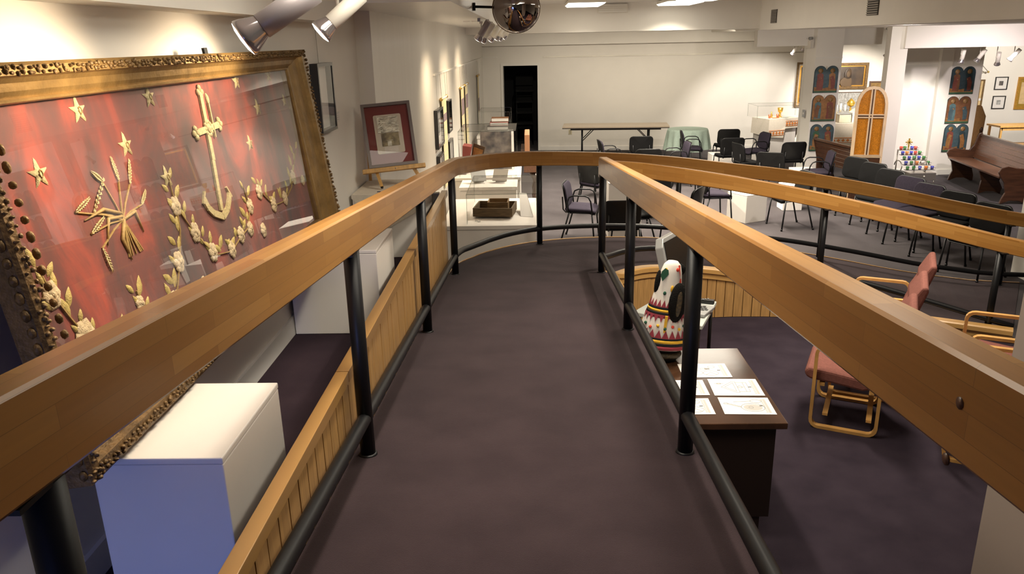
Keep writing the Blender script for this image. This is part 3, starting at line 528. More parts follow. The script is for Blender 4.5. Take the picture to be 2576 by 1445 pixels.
# black framed picture beyond the banner, and its tag
def wall_picture(name, label, P, ax, nrm, w_, h_, fr, fm, layers, d=.025, glazed=True, group=None, cat='picture', wires=0):
    # P bottom-left corner, ax the width direction, nrm out of the wall; layers = (inset, material, part name)
    t = thing(name, label, cat, P, group=group); ax = Vector(ax).normalized(); nr = Vector(nrm).normalized(); upv = Vector((0, 0, 1)); T = Matrix(((ax.x, 0, nr.x, P[0]), (ax.y, 0, nr.y, P[1]), (ax.z, 1, nr.z, P[2]), (0, 0, 0, 1)))
    def Q(): q = W(); q.T = T; return q
    m = Q(); rect_frame(m, w_, h_, fr, .002, d); m.T = Matrix.Identity(4); m.v = [p + ax * (w_ / 2) for p in m.v]; obj('frame', m, fm, t)
    z = .006
    for ins, mm, nm in layers:
        m = Q(); i4 = ins if isinstance(ins, tuple) else (ins,) * 4; m.bb((i4[0], i4[1], z - .002), (w_ - i4[2], h_ - i4[3], z)); obj(nm, m, mm, t); z += .0025
    if glazed: m = Q(); m.quad((fr, fr, d - .004), (w_ - fr, fr, d - .004), (w_ - fr, h_ - fr, d - .004), (fr, h_ - fr, d - .004)); obj('glass_pane', m, 'pane_clear', t)
    if wires: m = Q(); m.tube([(w_ / 2, h_, .01), (w_ / 2, h_ + wires, .008)], .0025, 4); obj('hanging_wire', m, 'wire', t)
    return t
wall_picture('black_framed_picture', 'black framed white print on the left wall beyond the gilt frame', (XL, 4.78, 2.12), (0, 1, 0), (1, 0, 0), .37, .42, .02, 'black_frame', [(.02, 'tag', 'print')], .05, wires=.25)
t = thing('label_card', 'small white label card on the left wall beyond the black framed print', 'label', (XL, 5.36, 2.15)); m = W(); m.bb((XL + .001, 5.33, 2.14), (XL + .004, 5.42, 2.21)); obj('card', m, 'tag', t); m = W(); [m.bb((XL + .004, 5.34, 2.20 - i * .014), (XL + .0045, 5.40 - (i % 2) * .015, 2.203 - i * .014)) for i in range(4)]; obj('printed_lines', m, 'ink_soft', t)
t = thing('grey_end_panel', 'low dark grey panel at the end of the left bay behind the slat cap', 'panel', (-.86, 6.25, FL)); m = W(); m.bb((-.97, 6.20, FL), (-.75, 6.25, 1.47)); obj('panel', m, 'grille', t, bevel=.004); m = W(); m.bb((-.97, 6.196, 1.47), (-.75, 6.254, 1.482)); obj('edge_strip', m, 'wire', t)
# ---------------------------------------------------------------- track spotlights
HUNG = []
def spotlight(label, head, aim, track, size=1., on=True, cm='lamp_can', energy=0., angle=70, group=None, stem=True):
    # head = centre of the lens; a can, a flared reflector lamp and its lens, hung by a stem from a short track
    h = Vector(head); d = (Vector(aim) - h).normalized(); q = d.to_track_quat('Z', 'Y').to_matrix().to_4x4(); t = thing('track_spotlight', label, 'spotlight', head, group=group)
    T = Matrix.Translation(h) @ q
    def Q(): m = W(); m.T = T; return m
    s = size
    m = Q(); m.lathe([(.026 * s, -.075 * s), (.030 * s, -.065 * s), (.048 * s, -.018 * s), (.0515 * s, -.004 * s), (.049 * s, 0)], 24); rf = obj('reflector', m, 'reflector', t)
    m = Q(); m.lathe([(.048 * s, .0005), (.03 * s, .006 * s), (.0, .008 * s)], 20); obj('lens', m, 'lens_on' if on else 'lens_dim', rf)
    m = Q(); m.lathe([(.033 * s, -.235 * s), (.0345 * s, -.235 * s), (.0345 * s, -.062 * s), (.033 * s, -.060 * s), (.031 * s, -.075 * s), (.031 * s, -.225 * s), (0, -.222 * s)], 24); obj('can', m, cm, t)
    b = T @ Vector((0, 0, -.15 * s)); tz = track
    if stem:
        m = W(); sd = Vector((-.036 * s, 0, 0)); m.tube([b + sd, b + sd + Vector((0, 0, max(.02, tz - b.z - .01)))], .007, 8); m.box(b + Vector((-.03 * s, 0, 0)), (.02, .02, .02)); obj('stem', m, 'lamp_white', t)
        m = W(); m.box((b.x - .036 * s, b.y, tz - .012), (.036, .075, .024)); obj('track_adapter', m, 'lamp_white', t)
    HUNG.append((b.x - .036 * s, b.y, tz))
    if energy: spot('lamp_beam', h + d * .03, h + d * 2, energy, angle, WARM, 1.0)
    return t
def track(label, P):
    a, b = Vector(P[0]), Vector(P[-1]); d = (b - a).normalized() * .14 if len(P) > 1 else Vector((0, .14, 0)); a -= d; b += d; a.z = b.z = P[0][2] + .012
    t = thing('lighting_track', label, 'lighting track', a); m = W(); m.tube([a, b], .017, 4); obj('rail', m, 'lamp_white', t); m = W(); [m.box(q, (.03, .03, .036)) for q in (a, b)]; obj('end_cap', m, 'plastic_grey', t); return t
spotlight('nearest grey can spotlight hanging over the gilt frame', gy(612, 98, 2.2), gy(612, 98, 2.2) + Vector((-.70, -.22, -.45)), 3.235, 1.0, True, 'lamp_can', 46, 115)
spotlight('cream can spotlight glowing beside the far corner of the gilt frame', gy(806, 82, 3.25), gy(806, 82, 3.25) + Vector((-.64, -.22, -.55)), 3.235, .95, True, 'lamp_white', 46, 115)
track('lighting track above the gilt frame', HUNG[:2])
FS = [(1202, 100, 9.0, 'lamp_can', 0), (1213, 104, 9.3, 'lamp_white', 1), (1233, 102, 10.8, 'lamp_white', 0), (1247, 98, 11.3, 'lamp_white', 1), (1256, 100, 12.9, 'lamp_white', 1), (1267, 96, 13.3, 'lamp_white', 1)]
NM = ['first grey can spotlight of the far left track', 'second can spotlight of the far left track, lens lit', 'third can spotlight of the far left track, pointing down', 'fourth can spotlight of the far left track, glowing', 'fifth can spotlight of the far left track, close behind the glow', 'last can spotlight of the far left track, beside the convex mirror']
for (u, v, y, cm, on), nm in zip(FS, NM):
    h = gy(u, v, y); spotlight(nm, h, (-1.18, y + .25, 1.75), 2.855, 1.0, True, cm, 34, 104)
track('far left lighting track under the soffit, nearest piece', HUNG[2:4]); track('second piece of the far left lighting track', HUNG[4:6]); track('third piece of the far left lighting track', HUNG[6:8])
RS = [(2417, 158, 13.35, 0, (0, .25, -1), 'white can spotlight in front of the upper right icon panel'), (2455, 155, 13.4, 0, (-.5, .3, -1), 'grey can spotlight beside the upper right icon panel'), (2508, 163, 13.45, 1, (.25, .5, -1), 'lit can spotlight above the two small black frames'), (2538, 152, 13.5, 0, (-.7, .3, -1), 'rightmost grey can spotlight under the chapel beam')]
for u, v, y, on, d, nm in RS:
    h = gy(u, v, y); spotlight(nm, h, h + Vector(d), 2.706, .95, bool(on), 'lamp_white', 26 if on else 0, 90)
track('lighting track behind the chapel beam', HUNG[8:12])
for u, v, nm, d in ((1993, 136, 'small can spotlight left of the icon column', (-.3, .8, -1)), (2018, 126, 'small spotlight half hidden by the icon column', (-.1, .6, -1)), (2226, 142, 'small can spotlight left of the second column', (-.4, .6, -1))):
    h = gy(u, v, 16.4); spotlight(nm, h, h + Vector(d), 2.706, .9, False, 'lamp_white')
track('lighting track left of the icon column', HUNG[12:14]); track('short lighting track left of the second column', HUNG[14:15])
# lamps whose pools of light show on the chapel walls (assumed behind the beams, no fixtures modelled)
spot('assumed_chapel_spot', (4.95, 15.95, 2.55), (5.25, 18.2, .85), 420, 66, (1, .92, .82)); spot('assumed_chapel_spot', (7.2, 16.4, 2.3), (7.4, 19, 1.0), 420, 62, (1, .9, .78))
spot('assumed_chapel_spot', (7.0, 13.35, 2.3), (7.2, 15.2, .75), 230, 60, (1, .93, .86)); spot('assumed_chapel_spot', (10.0, 15.4, 2.3), (10.2, 18.6, 1.2), 420, 85, (1, .93, .84))
spot('assumed_chapel_spot', (7.9, 13.4, 2.3), (8.3, 14.2, .3), 110, 90, (1, .9, .85))

# ---------------------------------------------------------------- ceiling fixtures, mirror, grilles
for (x, y, e_), nm in zip(FLUOR, ('fluorescent ceiling fixture left of the air vent', 'fluorescent ceiling fixture right of the air vent', 'fluorescent ceiling fixture cut by the top edge of the photo', 'fluorescent fixture above the left chairs, out of the photo', 'fluorescent fixture reflected in the polished desk', 'fluorescent fixture over the middle run of the ramp', 'fluorescent fixture over the pit armchairs', 'fluorescent fixture over the ramp beside the lower pier', 'fluorescent fixture over the left handrail and pedestals')):
    wd = .6 if e_ != 150 else .74
    t = thing('ceiling_light', nm, 'light', (x, y, 3.26)); m = W(); m.prism([(x - wd / 2, 3.20), (x + wd / 2, 3.20), (x + wd / 2, 3.245), (x - wd / 2, 3.245)], y - .6, y + .6); obj('housing', m, 'lamp_white', t)
    m = W(); m.prism([(x - wd / 2 + .03, 3.175), (x + wd / 2 - .03, 3.175), (x + wd / 2, 3.20), (x - wd / 2, 3.20)], y - .6, y + .6); obj('diffuser', m, 'tube_on', t)
t = thing('ceiling_vent', 'pale air vent on the beam between two ceiling lights', 'vent', (1.5, 14.98, 3.17)); m = W(); m.bb((1.24, 14.96, 3.09), (1.79, 14.999, 3.24)); obj('frame', m, 'lamp_white', t)
for i in range(4): m = W(); m.bb((1.26, 14.952, 3.105 + i * .034), (1.77, 14.962, 3.125 + i * .034)); obj('louvre', m, 'trimwhite', t)
for (y0, y1, z0, z1, nm) in ((14.0, 14.32, 2.84, 3.06, 'narrow air grille high on the right bulkhead, further one'), (9.98, 10.30, 2.85, 3.09, 'tall air grille high on the right bulkhead, nearer one')):
    t = thing('air_grille', nm, 'vent', (4.19, y0, z0)); m = W(); m.bb((4.19, y0, z0), (4.199, y1, z1)); obj('backing', m, 'grille_dark', t)
    for i in range(9): z = lerp(z0, z1, (i + .5) / 9); m = W(); m.box((4.187, (y0 + y1) / 2, z), (.012, y1 - y0, .012)); obj('slat', m, 'grille', t)
mc = gy(1299, 22, 6.9); t = thing('convex_mirror', 'round dark convex security mirror on an arm under the soffit', 'mirror', mc)
toc = (CAM - mc); toc.z *= 1.0; toc = (toc.normalized() + Vector((.05, 0, -.10))).normalized(); T = Matrix.Translation(mc) @ toc.to_track_quat('Z', 'Y').to_matrix().to_4x4(); Rm = .198
m = W(); m.T = T; m.lathe([(Rm * math.sin(a), Rm * .62 * math.cos(a) - .03) for a in [i / 10 * PI * .5 for i in range(10, -1, -1)]], 40); obj('mirror_dome', m, 'mirror_face', t)
m = W(); m.T = T; m.tube([(Rm * math.cos(a), Rm * math.sin(a), -.03) for a in [i / 40 * 2 * PI for i in range(40)]], .0055, 8, True); obj('rim', m, 'gold_dark', t)
m = W(); m.T = T; m.lathe([(0, -.075), (Rm * .8, -.07), (Rm * .99, -.034)], 40); obj('back_shell', m, 'mirror_rim', t)
aw = Vector((-.47, mc.y + .12, 2.93)); m = W(); m.tube([aw, mc - toc * .07], .011, 8); m.tube([aw + Vector((-.008, 0, 0)), aw + Vector((.012, 0, 0))], .034, 12); obj('arm', m, 'blackmetal', t)
m = W(); t = thing('sprinkler_cover', 'small pale sprinkler plate on the soffit', 'sprinkler', (-.75, 10, 2.885)); m.bb((-.80, 9.9, 2.874), (-.72, 10.05, 2.886)); m.bb((-.70, 9.9, 2.874), (-.62, 10.05, 2.886)); obj('plate', m, 'trimwhite', t)

# ---------------------------------------------------------------- pictures and scrolls on the far left wall
def lwpic(label, y0, y1, z0, z1, b=.03, dark=False):
    wall_picture('black_framed_photograph', label, (xfar(y0) + .002, y0, z0), (.0037, 1, 0), (1, 0, 0), y1 - y0, z1 - z0, b, 'black_frame', [(b, 'paper', 'mat_board'), (.13, 'photo_grey', 'photograph')] if not dark else [(b, 'photo_dark', 'photograph')], .045, wires=(2.25 - z1) if z1 > 1.5 else .085)
lwpic('black framed photograph with white mat nearest on the far left wall', 9.76, 10.42, 1.36, 1.84)
lwpic('dark black framed picture on the far left wall behind the first scroll', 11.1, 11.55, 1.41, 1.86, .02, True)
lwpic('lower black framed photograph nearest on the far left wall', 9.80, 10.30, .88, 1.27)
lwpic('lower pale black framed photograph behind the first scroll', 11.05, 11.55, .93, 1.30)
def scroll(label, y0, y1, z0, z1, p0, p1):
    t = thing('hanging_scroll', label, 'scroll', (xfar(y0) + .01, (y0 + y1) / 2, z0)); x = xfar(y0) + .03
    m = W(); m.bb((x - .004, y0, z0), (x, y1, z1)); obj('cloth', m, 'scroll', t)
    m = W(); m.bb((x, y0 + .01, p0), (x + .002, y1 - .01, p1)); obj('printed_panel', m, 'scroll_print', t)
    m = W()
    for i in range(12): z = lerp(z0 + .06, p0 - .05, i / 11); m.bb((x, y0 + .06, z), (x + .0015, y1 - .06 - (i % 3) * .03, z + .008))
    obj('printed_lines', m, 'ink_soft', t)
    m = W(); m.tube([(x, y0 - .06, z1), (x, y1 + .06, z1)], .014, 8); r = obj('rod', m, 'trimwhite', t)
    m = W(); [m.sphere((x, yy, z1), .024, 8, 6) for yy in (y0 - .07, y1 + .07)]; obj('rod_knob', m, 'brass', r)
    for yy in (y0, y1): m = W(); m.tube([(x, yy, z1), (x - .015, yy + .02, 2.25)], .0035, 4); obj('hanging_wire', m, 'wire', t)
scroll('nearest cream hanging scroll on the far left wall', 10.44, 10.98, .75, 1.93, 1.62, 1.72)
scroll('cream hanging scroll with dark heading, second on the far left wall', 13.3, 13.85, .55, 1.91, 1.45, 1.72)
scroll('cream hanging scroll with dark heading, third on the far left wall', 14.15, 14.65, .6, 1.91, 1.5, 1.74)
scroll('last narrow hanging scroll at the far left corner', 17.4, 17.75, .85, 1.93, 1.15, 1.45)

# ---------------------------------------------------------------- display cases on the left
def case(x0, x1, y0, y1, z0, z1, label, pl=True):
    t = thing('acrylic_case', label, 'display case', ((x0 + x1) / 2, (y0 + y1) / 2, z0)); P = [(x0, y0), (x1, y0), (x1, y1), (x0, y1)]
    for i in range(4):
        a, b = P[i], P[(i + 1) % 4]; m = W(); m.quad((*a, z0), (*b, z0), (*b, z1), (*a, z1)); obj('side_pane', m, 'acrylic', t)
    m = W(); m.quad(*[(*p, z1) for p in P]); obj('top_pane', m, 'acrylic', t)
    m = W()
    for i in range(4): m.tube([(*P[i], z0), (*P[i], z1)], .005, 4); m.tube([(*P[i], z1), (*P[(i + 1) % 4], z1)], .005, 4)
    obj('glued_edges', m, 'acrylic_edge', t); return t
def plinth(label, a, b):
    t = thing('display_plinth', label, 'plinth', ((a[0] + b[0]) / 2, (a[1] + b[1]) / 2, 0)); m = W(); m.bb((*a, 0.002), (b[0], b[1], b[2] - .05)); obj('body', m, 'white_paint', t, bevel=.004); m = W(); m.bb((a[0] - .012, a[1] - .012, b[2] - .046), (b[0] + .012, b[1] + .012, b[2])); obj('top_panel', m, 'white_paint', t, bevel=.004)
ZP = .69
plinth('wide white plinth behind the curve of the railing, wooden trays on top', (-1.0, 8.42), (.045, 9.95, ZP))
case(-.725, .055, 8.50, 9.75, ZP + .001, 1.025, 'low acrylic case over the wooden trays')
def tray(label, c, d, rz, h, mt, wall=.018):
    t = thing('wooden_tray', label, 'tray', c, rz); x, y = d[0] / 2, d[1] / 2
    for n_, cc, dd in (('front_board', (0, -y, h / 2), (d[0], wall, h)), ('back_board', (0, y, h / 2), (d[0], wall, h)), ('side_board', (-x + wall / 2, 0, h / 2), (wall, d[1] - wall, h)), ('side_board', (x - wall / 2, 0, h / 2), (wall, d[1] - wall, h)), ('base_board', (0, 0, .008), (d[0] - wall, d[1] - wall, .014))): m = MB(); m.box(cc, dd); obj(n_, m, mt, t, bevel=.002)
tray('large dark wooden tray in the low acrylic case', (-.43, 8.98, ZP + .022), (.46, .42), rad(-6), .10, 'old_wood')
tray('small brown wooden box standing in the large dark tray', (-.39, 8.96, ZP + .041), (.24, .24), rad(-2), .135, 'old_wood2', .012)
t = thing('acrylic_stand', 'small clear stand under the dark wooden tray', 'stand', (-.43, 8.97, ZP)); [obj('foot', (lambda m: m.bb((-.55 + i * .2, 8.90, ZP + .003), (-.53 + i * .2, 9.05, ZP + .02)) and m)(W()), 'acrylic_edge', t) for i in range(2)]
t = thing('glass_shards', 'two bright glass chips beside the dark wooden tray', 'glass', (-.62, 8.62, ZP)); [obj('chip', (lambda m: m.box((-.63 + i * .03, 8.64 - i * .045, ZP + .008), (.035, .012, .01), .4) and m)(W()), 'cup_clear', t) for i in range(2)]
t = thing('folded_document', 'white folded document leaning at the right of the wooden trays', 'document', (-.1, 9.1, ZP)); m = W(); m.add([(-.13, 8.86, ZP + .003), (.02, 8.80, ZP + .003), (-.06, 9.3, ZP + .19), (-.15, 9.34, ZP + .19)], [(0, 1, 2, 3)]); m.add([(.02, 8.80, ZP + .006), (-.06, 9.3, ZP + .193), (-.02, 9.34, ZP + .004)], [(0, 1, 2)]); obj('sheet', m, 'paper', t)
# second plinth, cubic case with a book and a dark photograph
plinth('white plinth under the cubic acrylic case with the open book', (-1.08, 10.95), (-.16, 12.15, .80))
case(-1.02, -.215, 11.0, 12.05, .801, 1.44, 'tall cubic acrylic case with a book and dark photograph')
t = thing('open_book', 'maroon open book standing in the cubic acrylic case', 'book', (-.78, 11.35, .81))
m = W(); m.prism([(-1.0, .85), (-.93, .83), (-.86, 1.20), (-.98, 1.22)], 11.2, 11.5); obj('cover', m, 'maroon', t)
m = W(); T = Matrix.Translation((-.80, 11.30, .98)) @ Matrix.Rotation(rad(14), 4, 'Y') @ Matrix.Rotation(rad(-35), 4, 'Z'); m.T = T; m.box((0, 0, .07), (.21, .012, .34)); obj('picture_board', m, 'oil_dark', t)
m = W(); m.T = T; m.box((0, -.008, .12), (.17, .004, .14)); obj('painted_scene', m, 'icon_ochre', t); m = W(); m.T = T; m.box((0.02, -.008, -.03), (.14, .004, .13)); obj('text_page', m, 'cream', t)
t = thing('mounted_photograph', 'large dark photograph standing in the cubic acrylic case', 'photograph', (-.5, 11.6, .81)); m = W(); m.box((-.50, 11.62, 1.09), (.50, .012, .56)); obj('print', m, 'photo_dark', t); m = W(); m.box((-.27, 11.58, 1.09), (.035, .01, .56)); obj('mount_edge', m, 'paper', t)
for i, (x, c, nm) in enumerate(((-.72, 'plastic_grey', 'grey tilted book stand under the railing, left one'), (-.42, 'grille', 'grey tilted book stand under the railing, right one'))):
    t = thing('book_stand', nm, 'stand', (x, 10.4, .80)); m = W(); m.box((x, 10.5, .905), (.20, .02, .17), rad(14 - 28 * i), rad(-35)); obj('board', m, c, t); m = W(); m.box((x, 10.56, .85), (.14, .02, .10), 0, rad(30)); obj('foot', m, 'plastic_grey', t)
plinth('narrow white plinth between the two nearer display cases', (-.95, 10.2), (-.20, 10.75, .80))
# third case with stacked books
plinth('far white plinth under the case of stacked books', (-1.05, 15.4), (-.38, 16.6, .86))
case(-1.02, -.40, 15.5, 16.5, .861, 1.32, 'far small acrylic case with stacked books')
for i, (dx, w_, mt, nm) in enumerate(((0.02, .40, 'paper', 'white book at the bottom of the stack in the far case'), (.0, .42, 'book_black', 'black book in the stack in the far case'), (.03, .36, 'book_red', 'red book in the stack in the far case'), (.05, .34, 'book_brown', 'tan book on top of the stack in the far case'))):
    t = thing('closed_book', nm, 'book', (-.66 + dx, 15.8, .866 + i * .082)); m = MB(); m.box((0, 0, .037), (w_, .30, .072)); obj('cover', m, mt, t, bevel=.004); m = MB(); m.box((.004, -.003, .037), (w_ - .01, .298, .056)); obj('pages', m, 'paper', t)
# old parlour organ behind the cases
t = thing('parlour_organ', 'dark carved wooden organ with curved legs behind the display cases', 'organ', (-.02, 12.4, 0))
m = W(); m.bb((-.12, 12.4, .62), (.10, 13.3, .74)); obj('case', m, 'mahogany2', t, bevel=.01)
m = W(); m.bb((-.10, 12.42, .95), (-.02, 13.2, 1.22)); obj('music_desk', m, 'book_brown', t, bevel=.008); m = W(); m.bb((-.16, 12.5, .74), (-.09, 13.2, .98)); obj('back_panel', m, 'mahogany', t)
for i in range(8): m = W(); m.box((.045, 12.5 + i * .1, .746), (.08, .085, .012)); obj('key', m, 'ivory', t)
for y in (12.5, 13.2):
    m = W(); m.tube([(0, y, .62), (.07, y - .01, .52), (.09, y - .02, .40), (.04, y - .02, .26), (.06, y - .03, .12), (.13, y - .04, .02)], [.05, .055, .045, .035, .035, .04], 8); obj('leg', m, 'mahogany', t)
# ---------------------------------------------------------------- folding table, round table by the back wall
t = thing('folding_table', 'long brown folding table along the back wall', 'table', (1.95, 18.2, 0)); tb = Matrix.Translation((1.95, 18.2, 0)) @ Matrix.Rotation(rad(-5), 4, 'Z')
def TQ(): m = W(); m.T = tb; return m
m = TQ(); m.bb((-1.2, -.38, .715), (1.2, .38, .75)); obj('tabletop', m, 'laminate', t, bevel=.004)
m = TQ(); m.bb((-1.203, -.383, .70), (1.203, .383, .716)); obj('edge_band', m, 'table_edge', t); m = TQ(); m.bb((-1.02, -.30, .66), (1.02, -.27, .70)); m.bb((-1.02, .27, .66), (1.02, .30, .70)); obj('apron', m, 'table_edge', t)
for s in (-1, 1):
    for y in (-.26, .26):
        m = TQ(); m.tube([(s * .76, y, .67), (s * .76, y, .01)], .016, 8); l = obj('leg', m, 'blackmetal', t)
        m = TQ(); m.tube([(s * .74, y, .42), (s * .48, y, .68)], .010, 6); obj('brace', m, 'blackmetal', l)
    m = TQ(); m.tube([(s * .76, -.26, .03), (s * .76, .26, .03)], .014, 8); obj('foot_bar', m, 'blackmetal', t)
t = thing('round_table', 'small round table under the pale green cloth', 'table', (3.42, 17.2, 0)); m = W(); m.lathe([(.05, 0), (.05, .70)], 12, (3.42, 17.2, 0)); obj('column', m, 'blackmetal', t); m = W(); m.lathe([(.42, .70), (.42, .73)], 24, (3.42, 17.2, 0)); obj('tabletop', m, 'laminate', t)
m = W(); [m.tube([(3.42, 17.2, .06), (3.42 + .36 * math.cos(a), 17.2 + .36 * math.sin(a), .015)], .02, 6) for a in (.6, 2.2, 3.7, 5.3)]; obj('foot', m, 'blackmetal', t)
m = MB(); n = 96; vs = []; prof = [(0, .742), (.36, .742), (.425, .738), (.44, .70), (.455, .60), (.47, .45), (.485, .30)]
for r, z in prof:
    for j in range(n):
        a = 2 * PI * j / n; k_ = max(0, (.72 - z) / .42); q = r + k_ * .038 * math.sin(a * 15 + math.sin(a * 3)) ; vs.append((q * math.cos(a), q * math.sin(a), z - k_ * .02 * math.sin(a * 4 + 1)))
m.add(vs, [(i * n + j, i * n + (j + 1) % n, (i + 1) * n + (j + 1) % n, (i + 1) * n + j) for i in range(len(prof) - 1) for j in range(n)], True)
tag(obj('tablecloth', m, 'mint', origin=None), 'pale mint green cloth draped in folds over the round table', 'tablecloth').location = (3.42, 17.2, .001)
t = thing('wall_outlet', 'beige wall outlet under the left end of the folding table', 'outlet', (.98, bwx(.98), .45)); m = bwseg(.945, 1.02, .39, .51, -.008, 0, W()); obj('plate', m, 'outlet', t); m = bwseg(.97, .995, .46, .485, -.012, -.008, W()); bwseg(.97, .995, .415, .44, -.012, -.008, m); obj('socket', m, 'grille', t)
t = thing('stacked_chair', 'dark stacked chairs in the unlit doorway', 'chair', (-.15, 20.9, 0)); 
for i in range(4): m = W(); m.box((-.15, 20.9, .55 + i * .28), (.46, .40, .05)); obj('seat', m, 'felt_black', t, bevel=.02); m = W(); m.box((-.15, 21.08, .80 + i * .28), (.46, .04, .26), 0, rad(-8)); obj('backrest', m, 'felt_black', t, bevel=.02)  # black colour stands in for the lack of light on these chairs
m = W(); [m.tube([(-.15 + sx * .21, 20.9 + sy * .17, 0), (-.15 + sx * .21, 20.9 + sy * .17, 1.4)], .011, 6) for sx in (-1, 1) for sy in (-1, 1)]; obj('leg_frame', m, 'blackmetal', t)

# ---------------------------------------------------------------- stacking chairs
def pad(w_, h_, r, d0, d1, bow, ax):   # a soft rounded pad; ax 'xz' upright, 'xy' flat; bow curves it
    m = MB(); out = rrect(w_, h_, r, 5); k = len(out); rings = [(.90, d0), (.985, lerp(d0, d1, .18)), (1, lerp(d0, d1, .5)), (.985, lerp(d0, d1, .82)), (.90, d1)]; vs = []
    for s, d in rings:
        for x, y in out: b = bow * (x / (w_ / 2)) ** 2; vs.append((x * s, d + b, y * s) if ax == 'xz' else (x * s, y * s, d + b - .035 * max(0, (y / (h_ / 2))) ** 3))
    fs = [(i * k + j, i * k + (j + 1) % k, (i + 1) * k + (j + 1) % k, (i + 1) * k + j) for i in range(4) for j in range(k)]
    c0, c1 = len(vs), len(vs) + 1; vs += [(0, d0, 0), (0, d1, 0)] if ax == 'xz' else [(0, 0, d0), (0, 0, d1)]
    fs += [(j, (j + 1) % k, c0) for j in range(k)] + [(4 * k + j, 4 * k + (j + 1) % k, c1) for j in range(k)]; return m.add(vs, fs, True)
def make_chair(name, label, fabric, arms):   # faces local +y
    t = thing(name, label, 'chair')
    s = pad(.46, .42, .07, .425, .475, .006, 'xy'); obj('seat', s, fabric, t)
    m = MB(); m.T = Matrix.Translation((0, -.235, .632)) @ Matrix.Rotation(rad(10), 4, 'X'); p = pad(.445, .315, .075, 0, .028, .035, 'xz'); m.add(p.v, p.f, True); bk = obj('backrest', m, fabric, t)
    m = MB(); m.T = Matrix.Translation((0, -.250, .632)) @ Matrix.Rotation(rad(10), 4, 'X'); p = pad(.465, .335, .08, 0, .016, .035, 'xz'); m.add(p.v, p.f, True); obj('back_shell', m, 'shell', bk)
    m = MB(); p = pad(.45, .41, .07, .408, .424, .006, 'xy'); m.add(p.v, p.f, True); obj('seat_pan', m, 'shell', t)
    for sx in (-1, 1):
        m = MB(); m.tube([(sx * .245, .205, 0), (sx * .225, .165, .425)], .0115, 8); l = obj('leg', m, 'blackmetal', t); m = MB(); m.lathe([(.015, 0), (.015, .03)], 8, (sx * .245, .205, .0005)); obj('leg_cap', m, 'black_plastic', l)
        m = MB(); m.tube([(sx * .245, -.26, 0), (sx * .225, -.14, .425)], .0115, 8); l = obj('leg', m, 'blackmetal', t); m = MB(); m.lathe([(.015, 0), (.015, .03)], 8, (sx * .245, -.26, .0005)); obj('leg_cap', m, 'black_plastic', l)
        m = MB(); m.tube([(sx * .16, .10, .412), (sx * .16, -.20, .412), (sx * .16, -.235, .45), (sx * .16, -.245, .62)], .010, 6); obj('back_support', m, 'blackmetal', t)
        if arms:
            m = MB(); m.tube([(sx * .235, .175, .40), (sx * .245, .15, .58), (sx * .247, .12, .635), (sx * .248, .07, .655), (sx * .248, -.08, .655), (sx * .246, -.14, .63), (sx * .240, -.165, .56), (sx * .232, -.15, .42)], .0105, 8); obj('arm', m, 'blackmetal', t)
    m = MB(); m.tube([(-.225, .165, .418), (-.225, -.14, .418), (.225, -.14, .418), (.225, .165, .418)], .0105, 6, True); obj('seat_frame', m, 'blackmetal', t)
    return t
proto = {('p', 1): make_chair('armed_chair', 'x', 'fabric_purple', True), ('p', 0): make_chair('stacking_chair', 'x', 'fabric_purple', False), ('b', 0): make_chair('stacking_chair', 'x', 'fabric_black', False)}
used = set()
def chair(bx, by, face, kind, arms, label, z=0.):   # bx, by = floor point under the top of the backrest
    a = rad(face); x, y = bx + .265 * math.cos(a), by + .265 * math.sin(a); k_ = (kind, arms); grp = 'stacking chairs set out in the hall'
    if k_ not in used:
        used.add(k_); o = proto[k_]; o.location = (x, y, z); o.rotation_euler = (0, 0, a - PI / 2); o['label'] = label; o['group'] = grp; return o
    return dup(proto[k_], (x, y, z), a - PI / 2, label, grp)
